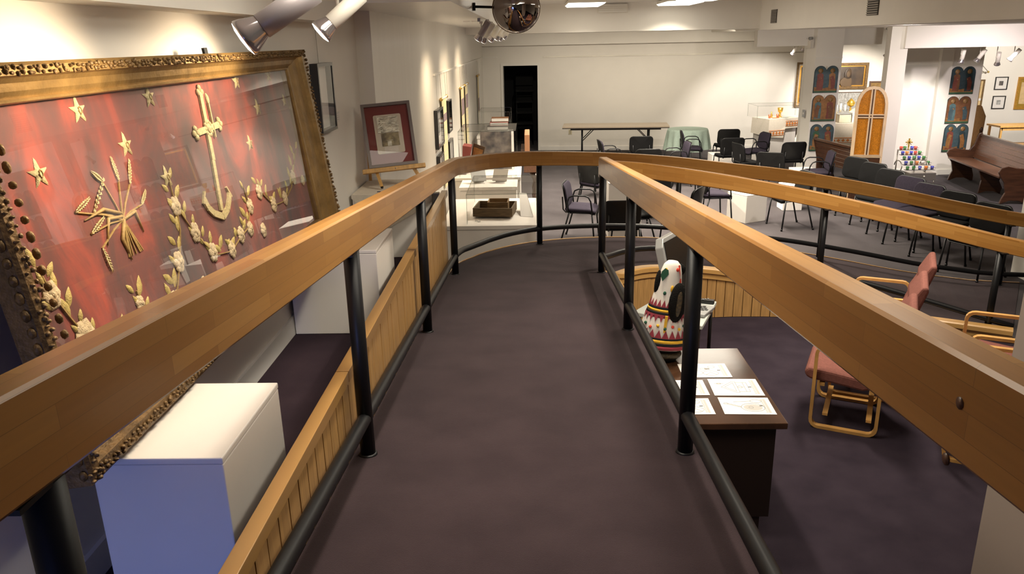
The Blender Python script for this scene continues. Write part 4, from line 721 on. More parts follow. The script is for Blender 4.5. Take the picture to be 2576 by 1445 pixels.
for c in [
    (.43, 10.52, -12, 'p', 1, 'purple armchair nearest the display cases, facing right'),
    (.86, 12.15, 42, 'p', 1, 'black-backed armchair behind the nearest purple armchair, turned away'),
    (1.05, 13.45, 50, 'p', 0, 'chair under the railing behind the black-backed armchair, turned away'),
    (1.28, 15.0, 5, 'p', 1, 'armchair seen side-on in front of the left end of the folding table'),
    (2.18, 15.47, 88, 'b', 0, 'grey-black chair back standing alone in front of the folding table'),
    (2.05, 13.6, 90, 'b', 0, 'black chair just showing above the railing below the folding table'),
    (2.95, 14.55, 183, 'p', 1, 'purple armchair facing left in front of the green tablecloth'),
    (3.08, 16.3, -8, 'p', 1, 'armchair facing right just before the green tablecloth'),
    (4.13, 16.42, 88, 'b', 0, 'black chair right of the green tablecloth, farthest back'),
    (3.85, 14.95, 94, 'b', 0, 'black chair in front of the farthest black chair, white box under it'),
    (3.70, 14.2, 12, 'b', 0, 'narrow side-on black chair among the far chairs'),
    (4.72, 15.75, 190, 'p', 1, 'armchair facing left below the altar table'),
    (3.95, 12.95, 62, 'b', 0, 'black chair above the railing left of the icon column'),
    (4.77, 14.2, 96, 'b', 0, 'black chair at the foot of the icon column'),
    (5.02, 13.0, 172, 'p', 1, 'armchair facing left in front of the dark pew'),
    (5.12, 12.25, 205, 'b', 0, 'first chair of the right-hand row, below the amber window panel'),
    (5.15, 11.68, 206, 'b', 0, 'second chair of the right-hand row, beside the white column'),
    (5.13, 11.07, 206, 'b', 0, 'third chair of the right-hand row, before the votive stand'),
    (5.14, 10.48, 203, 'p', 0, 'fourth chair of the right-hand row, purple, below the votive stand'),
    (5.12, 9.92, 203, 'p', 0, 'fifth chair of the right-hand row, purple, left of the pew'),
    (5.18, 9.36, 209, 'b', 0, 'sixth chair of the right-hand row, black back above the rail'),
    (5.20, 8.66, 205, 'b', 0, 'last chair of the right-hand row, nearest the white pier'),
    (1.95, 11.45, 112, 'b', 0, 'black chair back seen under the curved rail, right of the corner post'),
    (1.74, 12.05, 75, 'b', 0, 'grey-black chair back seen under the curved rail, half behind the corner post'),
    (1.09, 9.15, 90, 'b', 0, 'black chair nearest the railing corner, back to the camera'),
    (1.58, 10.1, 195, 'b', 0, 'chair behind the corner post, facing left by the tall white box'),
    (2.42, 11.3, 6, 'p', 1, 'purple-seated chair between the inner rail and the white cube'),
    (2.20, 9.95, 150, 'b', 0, 'chair seen edge-on poking above the ramp handrail'),
    (3.95, 11.05, 188, 'b', 0, 'chair beside the white cube, facing left')]: chair(*c)
t = thing('white_cube', 'white cube seat seen under the inner handrail', 'cube', (3.2, 11.5, 0)); CQ = [(2.95, 11.60), (3.14, 11.24), (3.49, 11.42), (3.30, 11.78)]
m = W(); m.prism(CQ, .002, .40, 'z'); obj('body', m, 'white_paint', t, bevel=.004); m = W(); m.prism(CQ, .4005, .42, 'z'); obj('top_panel', m, 'white_paint', t, bevel=.004)
for a, b, nm in (((1.05, 10.45, 0), (1.50, 10.90, .78), 'tall white box behind the railing corner post'), ((3.6, 15.55, 0), (4.15, 15.95, .40), 'low white box beneath the far black chairs'), ((3.95, 12.1, 0), (4.25, 12.4, .40), 'small white box below the icon column chairs'), ((4.62, 13.6, 0), (5.0, 14.0, .38), 'low white box behind the chair at the icon column')):
    t = box_thing('white_cube', nm, 'cube', a, b)
# ---------------------------------------------------------------- altar with draped cloth against the back wall
t = thing('altar_plinth', 'white plinth under the embroidered altar cloth', 'plinth', (5.32, 17.3, 0)); AT = Matrix.Translation((5.32, 17.3, 0)) @ Matrix.Rotation(rad(20), 4, 'Z')
def AQ(): m = W(); m.T = AT; return m
m = AQ(); m.bb((-.32, -.26, .002), (.36, .30, .93)); obj('body', m, 'white_paint', t, bevel=.005)
t = thing('altar_cloth', 'white altar cloth with orange embroidered border hanging over the plinth', 'cloth', (5.32, 17.3, .93))
m = AQ(); m.add([(-.36, -.29, .935), (.40, -.29, .935), (.40, .32, .935), (-.36, .32, .935), (-.37, -.295, .56), (.02, -.30, .52), (.05, -.30, .72), (.40, -.30, .73), (-.375, .32, .60), (.41, .32, .62), (.42, -.20, .50)], [(0, 1, 2, 3), (0, 4, 5, 6, 7, 1), (0, 3, 8, 4), (1, 7, 10, 9, 2)]); obj('cloth', m, 'linen', t)
for (x0, x1, za, zb, n) in ((-.36, .03, .585, .685, 5), (.05, .39, .77, .87, 5)):
    m = AQ(); m.bb((x0, -.305, za), (x1, -.302, za + .012)); m.bb((x0, -.305, zb), (x1, -.302, zb + .012)); o = obj('border_band', m, 'stitch_orange', t)
    for i in range(n): xx = lerp(x0, x1, (i + .5) / n); m = AQ(); m.prism([(xx - .032, (za + zb) / 2), (xx, za + .02), (xx + .032, (za + zb) / 2), (xx, zb - .008)], -.306, -.303); obj('border_flower', m, 'stitch_orange', o)
def up(nm, label, cat, x, y, z, parts, T_=None):
    p = (T_ or AT) @ Vector((x, y, z)); t = thing(nm, label, cat, p)
    for pn, prof, mt in parts: m = MB(); m.lathe(prof, 14); obj(pn, m, mt, t)
    return t
up('chalice', 'gold chalice standing on the altar cloth', 'chalice', .10, -.02, .937, [('foot', [(.06, 0), (.055, .012), (.018, .03)], 'gilt_bright'), ('stem', [(.014, .03), (.026, .065), (.014, .09)], 'gilt_bright'), ('cup', [(.014, .09), (.045, .11), (.062, .20), (.056, .20), (.04, .12), (0, .11)], 'gilt_bright')])
up('copper_cup', 'small copper cup at the left edge of the altar cloth', 'cup', -.22, -.10, .937, [('cup', [(.025, 0), (.032, .075), (.028, .075), (.02, .01), (0, .01)], 'copper')])
up('copper_cup', 'small copper cup in front of the chalice', 'cup', -.0, -.08, .937, [('cup', [(.025, 0), (.032, .075), (.028, .075), (.02, .01), (0, .01)], 'copper')])
up('paten', 'pale round paten plate beside the chalice', 'plate', .17, -.10, .937, [('plate', [(.04, 0), (.085, .012), (.08, .016), (0, .006)], 'ivory')])
up('cruet', 'small glass and gold cruet left of the chalice', 'cruet', -.09, .02, .937, [('bottle', [(.025, 0), (.03, .04), (.012, .08), (.014, .12)], 'gilt_bright')])
m = AQ(); m.bb((-.16, -.18, .938), (-.03, -.08, .943)); tag(obj('folded_cloth', m, 'stitch_orange'), 'small orange folded cloth lying at the front of the altar', 'cloth')
q = AT @ Vector((0, 0, 0)); case(q.x - .52, q.x + .52, q.y - .45, q.y + .30, .945, 1.22, 'large clear acrylic cover over the altar vessels')
m = W()
# ---------------------------------------------------------------- chapel recess: pictures, second altar
def bwpic(nm, label, x0, x1, z0, z1, fr, fm, layers, **k): return wall_picture(nm, label, (x0, bwx(x0) - .004, z0), (bd.x, bd.y, 0), -bn, (x1 - x0), z1 - z0, fr, fm, layers, **k)
bwpic('gilt_framed_painting', 'tall dark painting in a wide gilt frame half hidden by the icon column', 6.26, 7.0, 1.0, 2.02, .045, 'gold_dark', [(.045, 'linen', 'slip'), (.075, 'gilt', 'inner_slip'), (.11, 'oil_dark', 'painting')], d=.06)
pp_ = bwpic('gilt_framed_painting', 'dark painting of a bearded figure in a gilt frame over the second altar', 7.05, 7.86, 1.40, 1.99, .06, 'gold_dark', [(.06, 'gilt', 'slip'), (.085, 'oil_dark', 'painting')], d=.06)
o = pp_.location
for nm, dx, dz, sx, sz, mt in (('painted_robe', .38, .15, .19, .13, 'icon_dim'), ('painted_hair', .38, .32, .095, .15, 'oil_dark'), ('painted_face', .38, .335, .045, .07, 'icon_dim')):
    m = W(); m.sphere((o.x + dx, o.y + dx * bd.y - .012 - (.004 if nm == 'painted_face' else 0), o.z + dz), 1, 12, 8, (sx, .006, sz)); obj(nm, m, mt, pp_)
bwpic('small_gilt_icon', 'small dark framed gilt icon above the amber window panel', 7.92, 8.28, 1.345, 1.57, .03, 'window_dark', [(.03, 'gold', 'gilt_field')], d=.04)
bwpic('silver_tapestry', 'grey shadowy cloth panel behind the candles of the second altar', 7.0, 8.0, .80, 1.33, .015, 'window_dark', [(.015, 'photo_grey', 'cloth_field')], d=.02, glazed=False)
t = thing('altar_table', 'white draped altar table with candles behind the icon column', 'altar', (7.35, 17.9, 0)); m = W(); m.bb((6.75, 17.75, .002), (7.95, 18.25, .74)); obj('cloth_body', m, 'linen', t, bevel=.01)
m = W(); m.bb((6.74, 17.742, .40), (7.96, 17.749, .415)); m.bb((6.74, 17.742, .30), (7.96, 17.749, .31)); bo = obj('border_band', m, 'stitch_orange', t)
for i in range(11): x = 6.80 + i * .105; m = W(); m.prism([(x - .04, .355), (x, .32), (x + .04, .355), (x, .39)], 17.741, 17.747); obj('border_flower', m, 'stitch_orange', bo)
for i, x in enumerate((6.94, 7.03, 7.13, 7.40)):
    z = .745; up('altar_candle', ('first', 'second', 'third', 'fourth')[i] + ' white candle from the left on the second altar', 'candle', x, 18.13, z, [('candle_stick', [(.045, 0), (.02, .02), (.018, .16 + .02 * (i % 2)), (.035, .18 + .02 * (i % 2))], 'gilt_bright'), ('candle', [(.022, .18 + .02 * (i % 2)), (.022, .36 + .03 * (i % 2))], 'candle')], Matrix.Identity(4))
t = thing('tabernacle', 'white gabled tabernacle with gold cross on the second altar', 'tabernacle', (7.35, 17.85, .745)); m = W(); m.prism([(7.18, .745), (7.52, .745), (7.52, .95), (7.35, 1.06), (7.18, .95)], 17.80, 18.05); obj('body', m, 'ivory', t); m = W(); m.bb((7.335, 17.792, .80), (7.365, 17.80, .98)); m.bb((7.28, 17.792, .89), (7.42, 17.80, .91)); obj('cross', m, 'gilt_bright', t)
up('monstrance', 'gold monstrance glinting above the tabernacle', 'monstrance', 7.26, 18.15, .745, [('base', [(.06, 0), (.03, .05), (.02, .30)], 'gilt_bright'), ('sunburst', [(.0, .30), (.07, .34), (.09, .40), (.05, .46), (.0, .50)], 'gilt_bright')], Matrix.Identity(4))
t = thing('side_shrine', 'small pale carved shrine left of the tabernacle', 'shrine', (7.05, 17.83, .745)); m = W(); m.bb((6.90, 17.80, .747), (7.16, 17.98, .92)); obj('body', m, 'cream', t); m = W(); m.prism([(6.88, .92), (7.18, .92), (7.03, .985)], 17.79, 17.99); obj('roof', m, 'plastic_grey', t)
# ---------------------------------------------------------------- icon panels on the columns
def icon(label, x, y, z, cols, h=.50, w_=.45):   # twin arched board with two robed figures
    t = thing('icon_panel', label, 'icon', (x, y, z)); bgc, r1, r2, rb = cols; hw = w_ / 2; zc = h - hw * .5
    def arch(s=1.):
        P = [(-hw * s, 0), (hw * s, 0)] + [(hw * .5 + hw * .5 * s * math.cos(rad(a)), zc + hw * .5 * s * math.sin(rad(a))) for a in range(0, 161, 20)] + [(-hw * .5 + hw * .5 * s * math.cos(rad(a)), zc + hw * .5 * s * math.sin(rad(a))) for a in range(20, 181, 20)]
        return P
    m = MB(); m.prism(arch(), -.022, -.002); obj('board', m, 'icon_deep', t)
    m = MB(); m.prism([(a * .96, b * .985 + .004) for a, b in arch()], -.0235, -.022); obj('painted_ground', m, bgc, t)
    m = MB(); m.prism([(-hw * .96, .006), (hw * .96, .006), (hw * .96, .035), (-hw * .96, .035)], -.025, -.0235); obj('green_band', m, 'icon_green', t)
    m = MB(); m.prism([(-hw * .95, .035), (hw * .95, .035), (hw * .95, .07), (.06, .10), (-.05, .08), (-hw * .95, .11)], -.0245, -.0235); obj('painted_hill', m, 'icon_ochre', t)
    for sx, rc, rc2 in ((-1, r1, rb), (1, r2, rb)):
        cx = sx * hw * .5
        m = MB(); m.lathe([(.045, 0), (.045, .0015), (0, .0015)], 16); m.T = Matrix.Identity(4); m.v = [Vector((cx + p.x, -.0238 - p.z, zc + .02 + p.y)) for p in m.v]; hl = obj('halo', m, 'icon_halo', t)
        m = MB(); m.sphere((cx, -.026, zc + .015), 1, 10, 6, (.024, .003, .032)); obj('face', m, 'icon_skin', hl)
        m = MB(); m.prism([(cx - .062, .05), (cx + .06, .05), (cx + .066, .20), (cx + .055, zc - .045), (cx + .015, zc - .02), (cx - .015, zc - .02), (cx - .06, zc - .05), (cx - .05, .18)], -.0262, -.0240); rb_ = obj('robe', m, rc, t)
        m = MB(); m.prism([(cx - .01 * sx, .06), (cx + .058 * sx, .08), (cx + .062 * sx, .21), (cx + .02 * sx, zc - .07), (cx - .045 * sx, zc - .10), (cx - .02 * sx, .2)], -.0275, -.0262); obj('mantle', m, rc2, rb_)
        m = MB(); m.sphere((cx - .02 * sx, -.029, zc - .12), 1, 8, 5, (.016, .003, .014)); obj('hand', m, 'icon_skin', rb_)
    m = MB(); m.tube([(0, -.006, h - .06), (0, -.004, h - .01)], .003, 4); obj('hook', m, 'brass', t)
icon('top blue icon panel of the left column', 5.665, 15.497, 1.565, ('icon_blue', 'icon_red', 'icon_ochre', 'icon_red')); icon('middle brown icon panel of the left column', 5.675, 15.497, 1.025, ('icon_ochre', 'icon_teal', 'icon_red', 'icon_brown')); icon('bottom blue icon panel of the left column, behind the pew', 5.69, 15.497, .45, ('icon_blue', 'icon_green', 'icon_red', 'icon_ochre'), .52)
icon('top dark blue icon panel of the right column', 8.07, 15.157, 1.515, ('icon_deep', 'icon_brown', 'icon_deep', 'icon_red')); icon('middle brown icon panel of the right column', 8.07, 15.157, .975, ('icon_brown', 'icon_teal', 'icon_brown', 'icon_blue')); icon('bottom blue icon panel of the right column', 8.10, 15.157, .44, ('icon_blue', 'icon_red', 'icon_deep', 'icon_ochre'), .52)
t = thing('emergency_light', 'small pale emergency light high on the icon column', 'light', (5.33, 15.58, 2.4)); m = W(); m.box((5.335, 15.595, 2.47), (.14, .07, .16), rad(-70)); obj('housing', m, 'lamp_white', t)
for dx in (-.05, .05): m = W(); m.tube([(5.335 + dx * .4, 15.595 - dx, 2.57), (5.28 + dx * .4, 15.575 - dx, 2.565)], .03, 10); obj('lamp_head', m, 'plastic_grey', t)
t = thing('wall_switch', 'small grey switch plate on the side of the icon column', 'switch', (5.36, 15.58, 1.15)); m = W(); m.box((5.345, 15.61, 1.17), (.05, .02, .14), rad(-51)); obj('plate', m, 'plastic_grey', t); m = W(); m.box((5.338, 15.60, 1.17), (.015, .02, .04), rad(-51)); obj('toggle', m, 'lamp_white', t)
# ---------------------------------------------------------------- pews
def pew(label, o, along, length, mids, hb=.82, mp='mahogany2'):
    # local x along the pew, local +y towards the back; front edge of the seat at y = 0
    a = math.atan2(along[1], along[0]); t = thing('church_pew', label, 'pew', (*o, 0), a)
    END = [(.05, 0), (.17, .05), (.30, .05), (.42, 0), (.46, 0), (.46, .10), (.42, .22), (.43, .44), (.47, .62), (.53, hb + .02), (.50, hb + .05), (.45, hb + .03), (.40, .66), (.33, .56), (.20, .57), (.07, .60), (-.02, .57), (-.05, .50), (-.02, .44), (.05, .34), (.09, .18), (.05, .08), (.03, .0)]
    for x in (0, length): m = MB(); m.prism(END, x - .022, x + .022, 'x'); obj('end_panel', m, 'mahogany', t, bevel=.008)
    MID = [(.06, 0), (.17, .04), (.30, .04), (.40, 0), (.42, .10), (.36, .22), (.40, .40), (.02, .40), (.08, .22)]
    for x in mids: m = MB(); m.prism(MID, x - .022, x + .022, 'x'); obj('support', m, 'mahogany', t)
    m = MB(); m.prism([(-.02, .405), (.40, .39), (.40, .415), (.0, .44), (-.025, .43)], .022, length - .022, 'x'); obj('seat', m, mp, t)
    n = 5
    for i in range(n):
        z0, z1 = lerp(.43, hb, i / n), lerp(.43, hb, (i + 1) / n) - .006; y0, y1 = lerp(.40, .485, i / n), lerp(.40, .485, (i + 1) / n)
        m = MB(); m.prism([(y0, z0), (y0 + .022, z0), (y1 + .022, z1), (y1, z1)], .022, length - .022, 'x'); obj('back_plank', m, mp, t)
    m = MB(); m.prism([(.47, hb - .005), (.53, hb - .005), (.53, hb + .03), (.47, hb + .03)], .022, length - .022, 'x'); obj('top_rail', m, 'mahogany', t)
    return t
pew('dark wooden pew on the right, seat and planked back seen from the front', (7.72, 14.55), (-.135, -1), 2.2, (1.3,))
pew('dark wooden pew seen from behind, beside the amber window panel', (5.90, 13.25), (-.135, 1), 1.35, (), .80, 'mahogany')
# ---------------------------------------------------------------- amber window panels
def window_panel(label, x, y, z0, rz, w_=.50, h=1.22, lower=True):
    t = thing('window_panel', label, 'window panel', (x, y, 0), rz); hw = w_ / 2; zs = z0 + h - hw * 1.45
    def ogive(s, e=0.): return [(-hw + e, z0 + e), (hw - e, z0 + e), (hw - e, zs)] + [((hw - e) * math.cos(rad(b)) ** .8, zs + (hw * 1.45 - e) * math.sin(rad(b))) for b in (15, 30, 45, 60, 75)] + [(0, zs + hw * 1.45 - e)] + [(-(hw - e) * math.cos(rad(b)) ** .8, zs + (hw * 1.45 - e) * math.sin(rad(b))) for b in (75, 60, 45, 30, 15)] + [(-hw + e, zs)]
    O, I = ogive(1), ogive(1, .045); k = len(O); m = MB()
    vs = [(a, -.02, b) for a, b in O] + [(a, -.03, b) for a, b in I] + [(a, .03, b) for a, b in O] + [(a, .03, b) for a, b in I]
    m.add(vs, [(i, (i + 1) % k, k + (i + 1) % k, k + i) for i in range(k)] + [(2 * k + i, 3 * k + i, 3 * k + (i + 1) % k, 2 * k + (i + 1) % k) for i in range(k)] + [(i, 2 * k + i, 2 * k + (i + 1) % k, (i + 1) % k) for i in range(k)] + [(k + i, k + (i + 1) % k, 3 * k + (i + 1) % k, 3 * k + i) for i in range(k)]); obj('frame', m, 'window_wood', t)
    zb = zs - .12
    for (xa, xb, za, zt) in ((-hw + .05, -.03, z0 + .05, zb - .03), (.03, hw - .05, z0 + .05, zb - .03)): m = MB(); m.bb((xa, -.006, za), (xb, .006, zt)); obj('amber_pane', m, 'amber', t)
    for s in (-1, 1):
        P = [(s * .03, zb + .03), (s * (hw - .05), zb + .03), (s * (hw - .05), zs)] + [(s * (hw - .05) * math.cos(rad(b)) ** .8, zs + (hw * 1.45 - .05) * math.sin(rad(b))) for b in (15, 30, 45, 60, 75)] + [(s * .03, zs + hw * 1.45 - .06)]
        m = MB(); m.prism(P, -.006, .006); obj('amber_pane', m, 'amber', t)
    m = MB(); m.bb((-.012, -.012, z0 + .04), (.012, .012, zs + hw * 1.4)); m.bb((-hw + .04, -.010, zb - .012), (hw - .04, .010, zb + .012)); obj('dark_mullion', m, 'window_dark', t)
    m = MB()
    for s in (-1, 1): m.bb((s * .012, -.026, z0 + .04), (s * .032, .0, zs + hw * 1.36)); m.bb((-hw + .04, -.027, zb + s * .022 - .009), (hw - .04, .0, zb + s * .022 + .009))
    obj('glazing_bar', m, 'window_wood', t)
    if lower:
        m = MB(); m.bb((-hw + .03, -.012, .002), (hw - .03, .012, z0)); obj('lower_panel', m, 'mahogany', t)
        for s in (-1, 1): m = MB(); m.bb((s * hw - s * .03, -.022, .002), (s * hw, .022, z0)); obj('stile', m, 'window_wood', t)
window_panel('pointed amber glass window panel standing beside the dark pew back', 5.48, 12.86, .70, rad(-14), .48, 1.135)
window_panel('pointed amber glass window panel at the right edge behind the pew', 8.62, 13.35, .55, rad(-14), .56, 1.30)
# ---------------------------------------------------------------- votive stand with coloured cups
VX, VY = 6.98, 14.25; t = thing('votive_stand', 'tiered steel votive candle stand with a cross, before the niche', 'stand', (VX, VY, 0))
for i in range(5):
    z = .60 - i * .078; y = VY + .16 - i * .085; w_ = .17 + i * .022; x0 = VX - .09 + i * .022
    m = W(); m.bb((x0 - w_, y - .045, z - .012), (x0 + w_, y + .045, z)); sh = obj('shelf', m, 'steel', t); m = W(); m.tube([(x0 - w_, y - .045, z + .03), (x0 + w_, y - .045, z + .03)], .004, 6); obj('shelf_rail', m, 'steel', sh)
m = W(); m.bb((VX - .20, VY - .27, .10), (VX + .26, VY - .02, .235)); obj('drawer_box', m, 'steel', t, bevel=.006); m = W(); m.sphere((VX + .05, VY - .275, .175), .014, 8, 6); obj('drawer_knob', m, 'ivory', t)
for sx in (-1, 1):
    m = W(); m.tube([(VX + .03 + sx * .21, VY - .25, 0), (VX + .03 + sx * .21, VY - .25, .12)], .012, 6); obj('leg', m, 'steel', t); m = W(); m.tube([(VX - .09 + sx * .17, VY + .19, 0), (VX - .09 + sx * .17, VY + .19, .60)], .012, 6); obj('leg', m, 'steel', t)
    m = W(); P = [(VY - .02 + .15 * math.cos(rad(a)), .33 + .10 * math.sin(rad(a))) for a in range(0, 271, 30)]; m.tube([(VX - .09 + sx * .23, a, b) for a, b in P], .009, 6); obj('scroll_bracket', m, 'steel', t)
m = W(); z = .60; m.bb((VX - .10, VY + .15, z), (VX - .08, VY + .17, z + .20)); m.bb((VX - .15, VY + .15, z + .12), (VX - .03, VY + .17, z + .14))
for a in (45, 135, 225, 315): m.tube([(VX - .09, VY + .16, z + .13), (VX - .09 + .06 * math.cos(rad(a)), VY + .16, z + .13 + .06 * math.sin(rad(a)))], .006, 5)
obj('cross', m, 'gilt_bright', t)
ROW = ['red green clear blue red', 'blue orange blue red green', 'green blue green blue green', 'blue green orange clear green', 'green green blue orange blue']
RN = ['top', 'second', 'third', 'fourth', 'bottom']; CN = ['leftmost', 'second from left', 'middle', 'second from right', 'rightmost']
for i, r in enumerate(ROW):
    for j, c in enumerate(r.split()):
        if i == 0 and j == 2: continue
        z = .601 - i * .078; y = VY + .16 - i * .085; w_ = .17 + i * .022; x0 = VX - .09 + i * .022; x = lerp(x0 - w_ + .04, x0 + w_ - .04, j / 4)
        up('votive_cup', f'{c} glass votive cup, {CN[j]} on the {RN[i]} tier of the stand', 'votive cup', x, y, z, [('glass_cup', [(.024, 0), (.030, .055), (.026, .055), (.021, .008), (0, .008)], 'cup_' + c), ('wax', [(.020, .009), (.022, .03), (0, .03)], 'candle')], Matrix.Identity(4))['group'] = 'coloured votive cups on the stand'
# ---------------------------------------------------------------- far chapel wall
def farpic(nm, label, u0, v0, u1, v1, fr, fm, layers, **k):
    a, b = None, None
    for _ in range(1): pass
    def hit(u, v): d = ray(u, v); t_ = (bn.dot(BA - CAM)) / bn.dot(d); return CAM + d * t_
    a, b = hit(u0, v1), hit(u1, v0); return wall_picture(nm, label, (a.x, a.y - .004, a.z), (bd.x, bd.y, 0), -bn, (b - a).dot(bd), b.z - a.z, fr, fm, layers, **k)
farpic('black_framed_photograph', 'upper small black framed photograph on the far chapel wall', 2499, 193, 2537, 226, .018, 'black_frame', [(.015, 'paper', 'mat_board'), (.095, 'photo_dark', 'photograph')])
farpic('black_framed_photograph', 'lower small black framed photograph on the far chapel wall', 2492, 241, 2530, 274, .018, 'black_frame', [(.015, 'paper', 'mat_board'), (.095, 'photo_grey', 'photograph')])
farpic('gilt_framed_document', 'tall yellow document in a gilt frame at the right edge of the far wall', 2548, 193, 2600, 275, .05, 'gilt', [(.05, 'gilt_bright', 'gilt_field'), ((.09, .12, .09, .12), 'parchment', 'document')], d=.04)
farpic('wall_map', 'tan framed wall chart beside the right icon column', 2448, 200, 2478, 303, .03, 'gold_dark', [(.03, 'parchment', 'chart'), ((.12, .45, .10, .42), 'paper', 'pasted_print')], d=.03)
t = thing('wall_bracket_arm', 'thin diagonal brass-tipped rod high on the far chapel wall', 'rod', (9.9, 18.4, 2)); m = W(); a, b = gy(2464, 155, 18.2), gy(2486, 181, 18.5); m.tube([a, b], .008, 6); obj('rod', m, 'wire', t); m = W(); m.sphere(b, .025, 8, 6); obj('tip', m, 'brass', t); m = W(); m.tube([b, gy(2458, 183, 18.5)], .006, 6); obj('cross_rod', m, 'wire', t)
a = gy(2446, 375, 16.2); b = gy(2446, 265, 16.2)
t = thing('tan_cassock', 'long tan robe on a stand beside the right icon column', 'robe', (a.x, 16.2, 0)); m = MB(); H_ = b.z
m.lathe([(.02, H_), (.06, H_ - .02), (.10, H_ - .10), (.16, H_ - .22), (.15, H_ - .55), (.17, H_ * .45), (.20, .32), (.0, .33)], 16, (0, 0, 0), 1, .6); obj('robe', m, 'robe_tan', t)
m = MB(); m.tube([(0, 0, 0.02), (0, 0, H_ * .5)], .025, 8); m.lathe([(.16, 0), (.15, .02), (.03, .04)], 14); obj('stand', m, 'pine', t); m = MB(); m.sphere((.06, -.11, H_ * .60), 1, 8, 6, (.035, .02, .06)); m.tube([(.02, -.10, H_ * .48), (.06, -.11, H_ * .56)], .025, 6); obj('dark_tassel', m, 'mahogany', t)
c0 = gy(2519, 317, 17.0); t = thing('writing_table', 'small pine side table with a lower shelf on the far chapel wall', 'table', (c0.x + .45, 17.2, 0)); zt = c0.z
m = W(); m.bb((c0.x - .03, 16.97, zt - .035), (c0.x + 1.0, 17.5, zt)); obj('tabletop', m, 'pine', t); m = W(); m.bb((c0.x + .02, 17.0, zt - .10), (c0.x + .95, 17.03, zt - .035)); obj('apron', m, 'pine', t); m = W(); m.bb((c0.x, 17.0, .26), (c0.x + .97, 17.46, .285)); obj('lower_shelf', m, 'pine', t)
for x in (0, .93):
    for y in (17.0, 17.43): m = W(); m.bb((c0.x + x, y, .002), (c0.x + x + .04, y + .04, zt - .035)); obj('leg', m, 'pine', t)
# ---------------------------------------------------------------- inside the pit: desk, papers, costume, monitor table, armchairs
t = thing('dark_desk', 'dark brown polished desk beside the ramp with colouring sheets on it', 'desk', (.97, 4.1, 0))
m = W(); m.bb((.665, 3.60, .715), (1.30, 4.62, .75)); obj('desktop', m, 'desktop', t, bevel=.004)
m = W(); m.bb((.70, 3.64, .17), (1.255, 3.66, .715)); obj('end_panel', m, 'desk_dark', t); m = W(); m.bb((.70, 4.56, .17), (1.255, 4.58, .715)); obj('end_panel', m, 'desk_dark', t); m = W(); m.bb((.70, 3.66, .17), (.72, 4.56, .715)); obj('back_panel', m, 'desk_dark', t)
for i in range(3): m = W(); m.bb((1.245, 3.67 + i * .30, .19), (1.258, 3.95 + i * .30, .70)); d = obj('drawer_front', m, 'desk_dark', t, bevel=.003); m = W(); m.sphere((1.27, 3.81 + i * .30, .52), .012, 8, 6); obj('knob', m, 'brass', d)
for x in (.71, 1.15):
    for y in (3.65, 4.50): m = W(); m.bb((x, y, .006), (x + .06, y + .06, .17)); obj('leg', m, 'desk_dark', t)
# colouring sheets: outlines drawn as flat strokes lying on the paper
def sheet(label, c, w_, h_, rz, kind):
    t = thing('colouring_sheet', label, 'paper', (c[0], c[1], .7515), rz, 'colouring sheets on the desk'); m = MB(); m.box((0, 0, .0006), (w_, h_, .0012)); obj('paper', m, 'paper', t)
    def strokes(L, r, mt, nm):
        m = MB()
        for P in L:
            for (x0, y0), (x1, y1) in zip(P, P[1:]):
                d = Vector((x1 - x0, y1 - y0, 0)); l = d.length
                if l > 1e-6: m.box(((x0 + x1) / 2, (y0 + y1) / 2, .0016), (l + r, r, .0006), math.atan2(d.y, d.x))
        obj(nm, m, mt, t)
    ell = lambda cx, cy, a, b, n=16: [(cx + a * math.cos(i / n * 2 * PI), cy + b * math.sin(i / n * 2 * PI)) for i in range(n + 1)]
    x = w_ / 2
    m = MB(); m.box((x - .028, 0, .0016), (.012, h_ * .82, .0006)); [m.box((x - .042, -h_ * .36 + i * h_ * .09, .0016), (.010, h_ * .05, .0006)) for i in range(9)]; obj('printed_text', m, 'ink_soft', t)
    m = MB(); m.box((x - .058, .0, .0016), (.018, .007, .0006)); obj('printed_number', m, 'ink_dark', t)
    if kind == 'iconostas': L = [[(-.08, 0), (-.01, .07), (.01, .07), (.01, -.07), (-.01, -.07), (-.08, 0)], [(-.06, 0), (-.005, .055), (-.005, -.055), (-.06, 0)], [(.01, .06), (.07, .06), (.07, -.06), (.01, -.06)], [(.05, .06), (.05, -.06)], [(.02, 0), (.05, 0)], ell(.025, 0, .012, .015), [(-.11, .045), (-.06, .045)], ell(-.085, .045, .012, .008)]
    elif kind == 'lute': L = [ell(.03, -.02, .062, .048, 20), [(-.03, -.02), (-.10, .02)], [(-.03, -.012), (-.10, .03)], ell(-.105, .025, .012, .007, 8), [(-.06, .045), (.03, .055)], ell(.06, .055, .03, .018), ell(.02, -.02, .012, .012, 10)]
    else: L = [ell(.03, -.04, .045, .032), ell(.05, .05, .02, .016), ell(.0, .02, .022, .016, 8), ell(-.06, .05, .025, .018), ell(-.05, -.03, .035, .03), [(.0, -.06), (.03, -.03), (.06, -.06)], [(-.01, .02), (.01, .02)]]
    L = [[(a, b) for a, b in P if abs(a) < x - .005 and abs(b) < h_ / 2 - .004] for P in L]; strokes([P for P in L if len(P) > 1], .0022, 'ink', 'drawing')
    if kind == 'lute': m = MB(); m.prism(ell(.03, -.02, .05, .036, 16), .0012, .0015, 'z'); obj('shaded_fill', m, 'ink_soft', t)
    if kind == 'eggs': m = MB(); m.prism([(.005, .012), (.035, .012), (.035, .032), (.005, .032)], .0012, .0018, 'z'); obj('shaded_fill', m, 'ink', t)
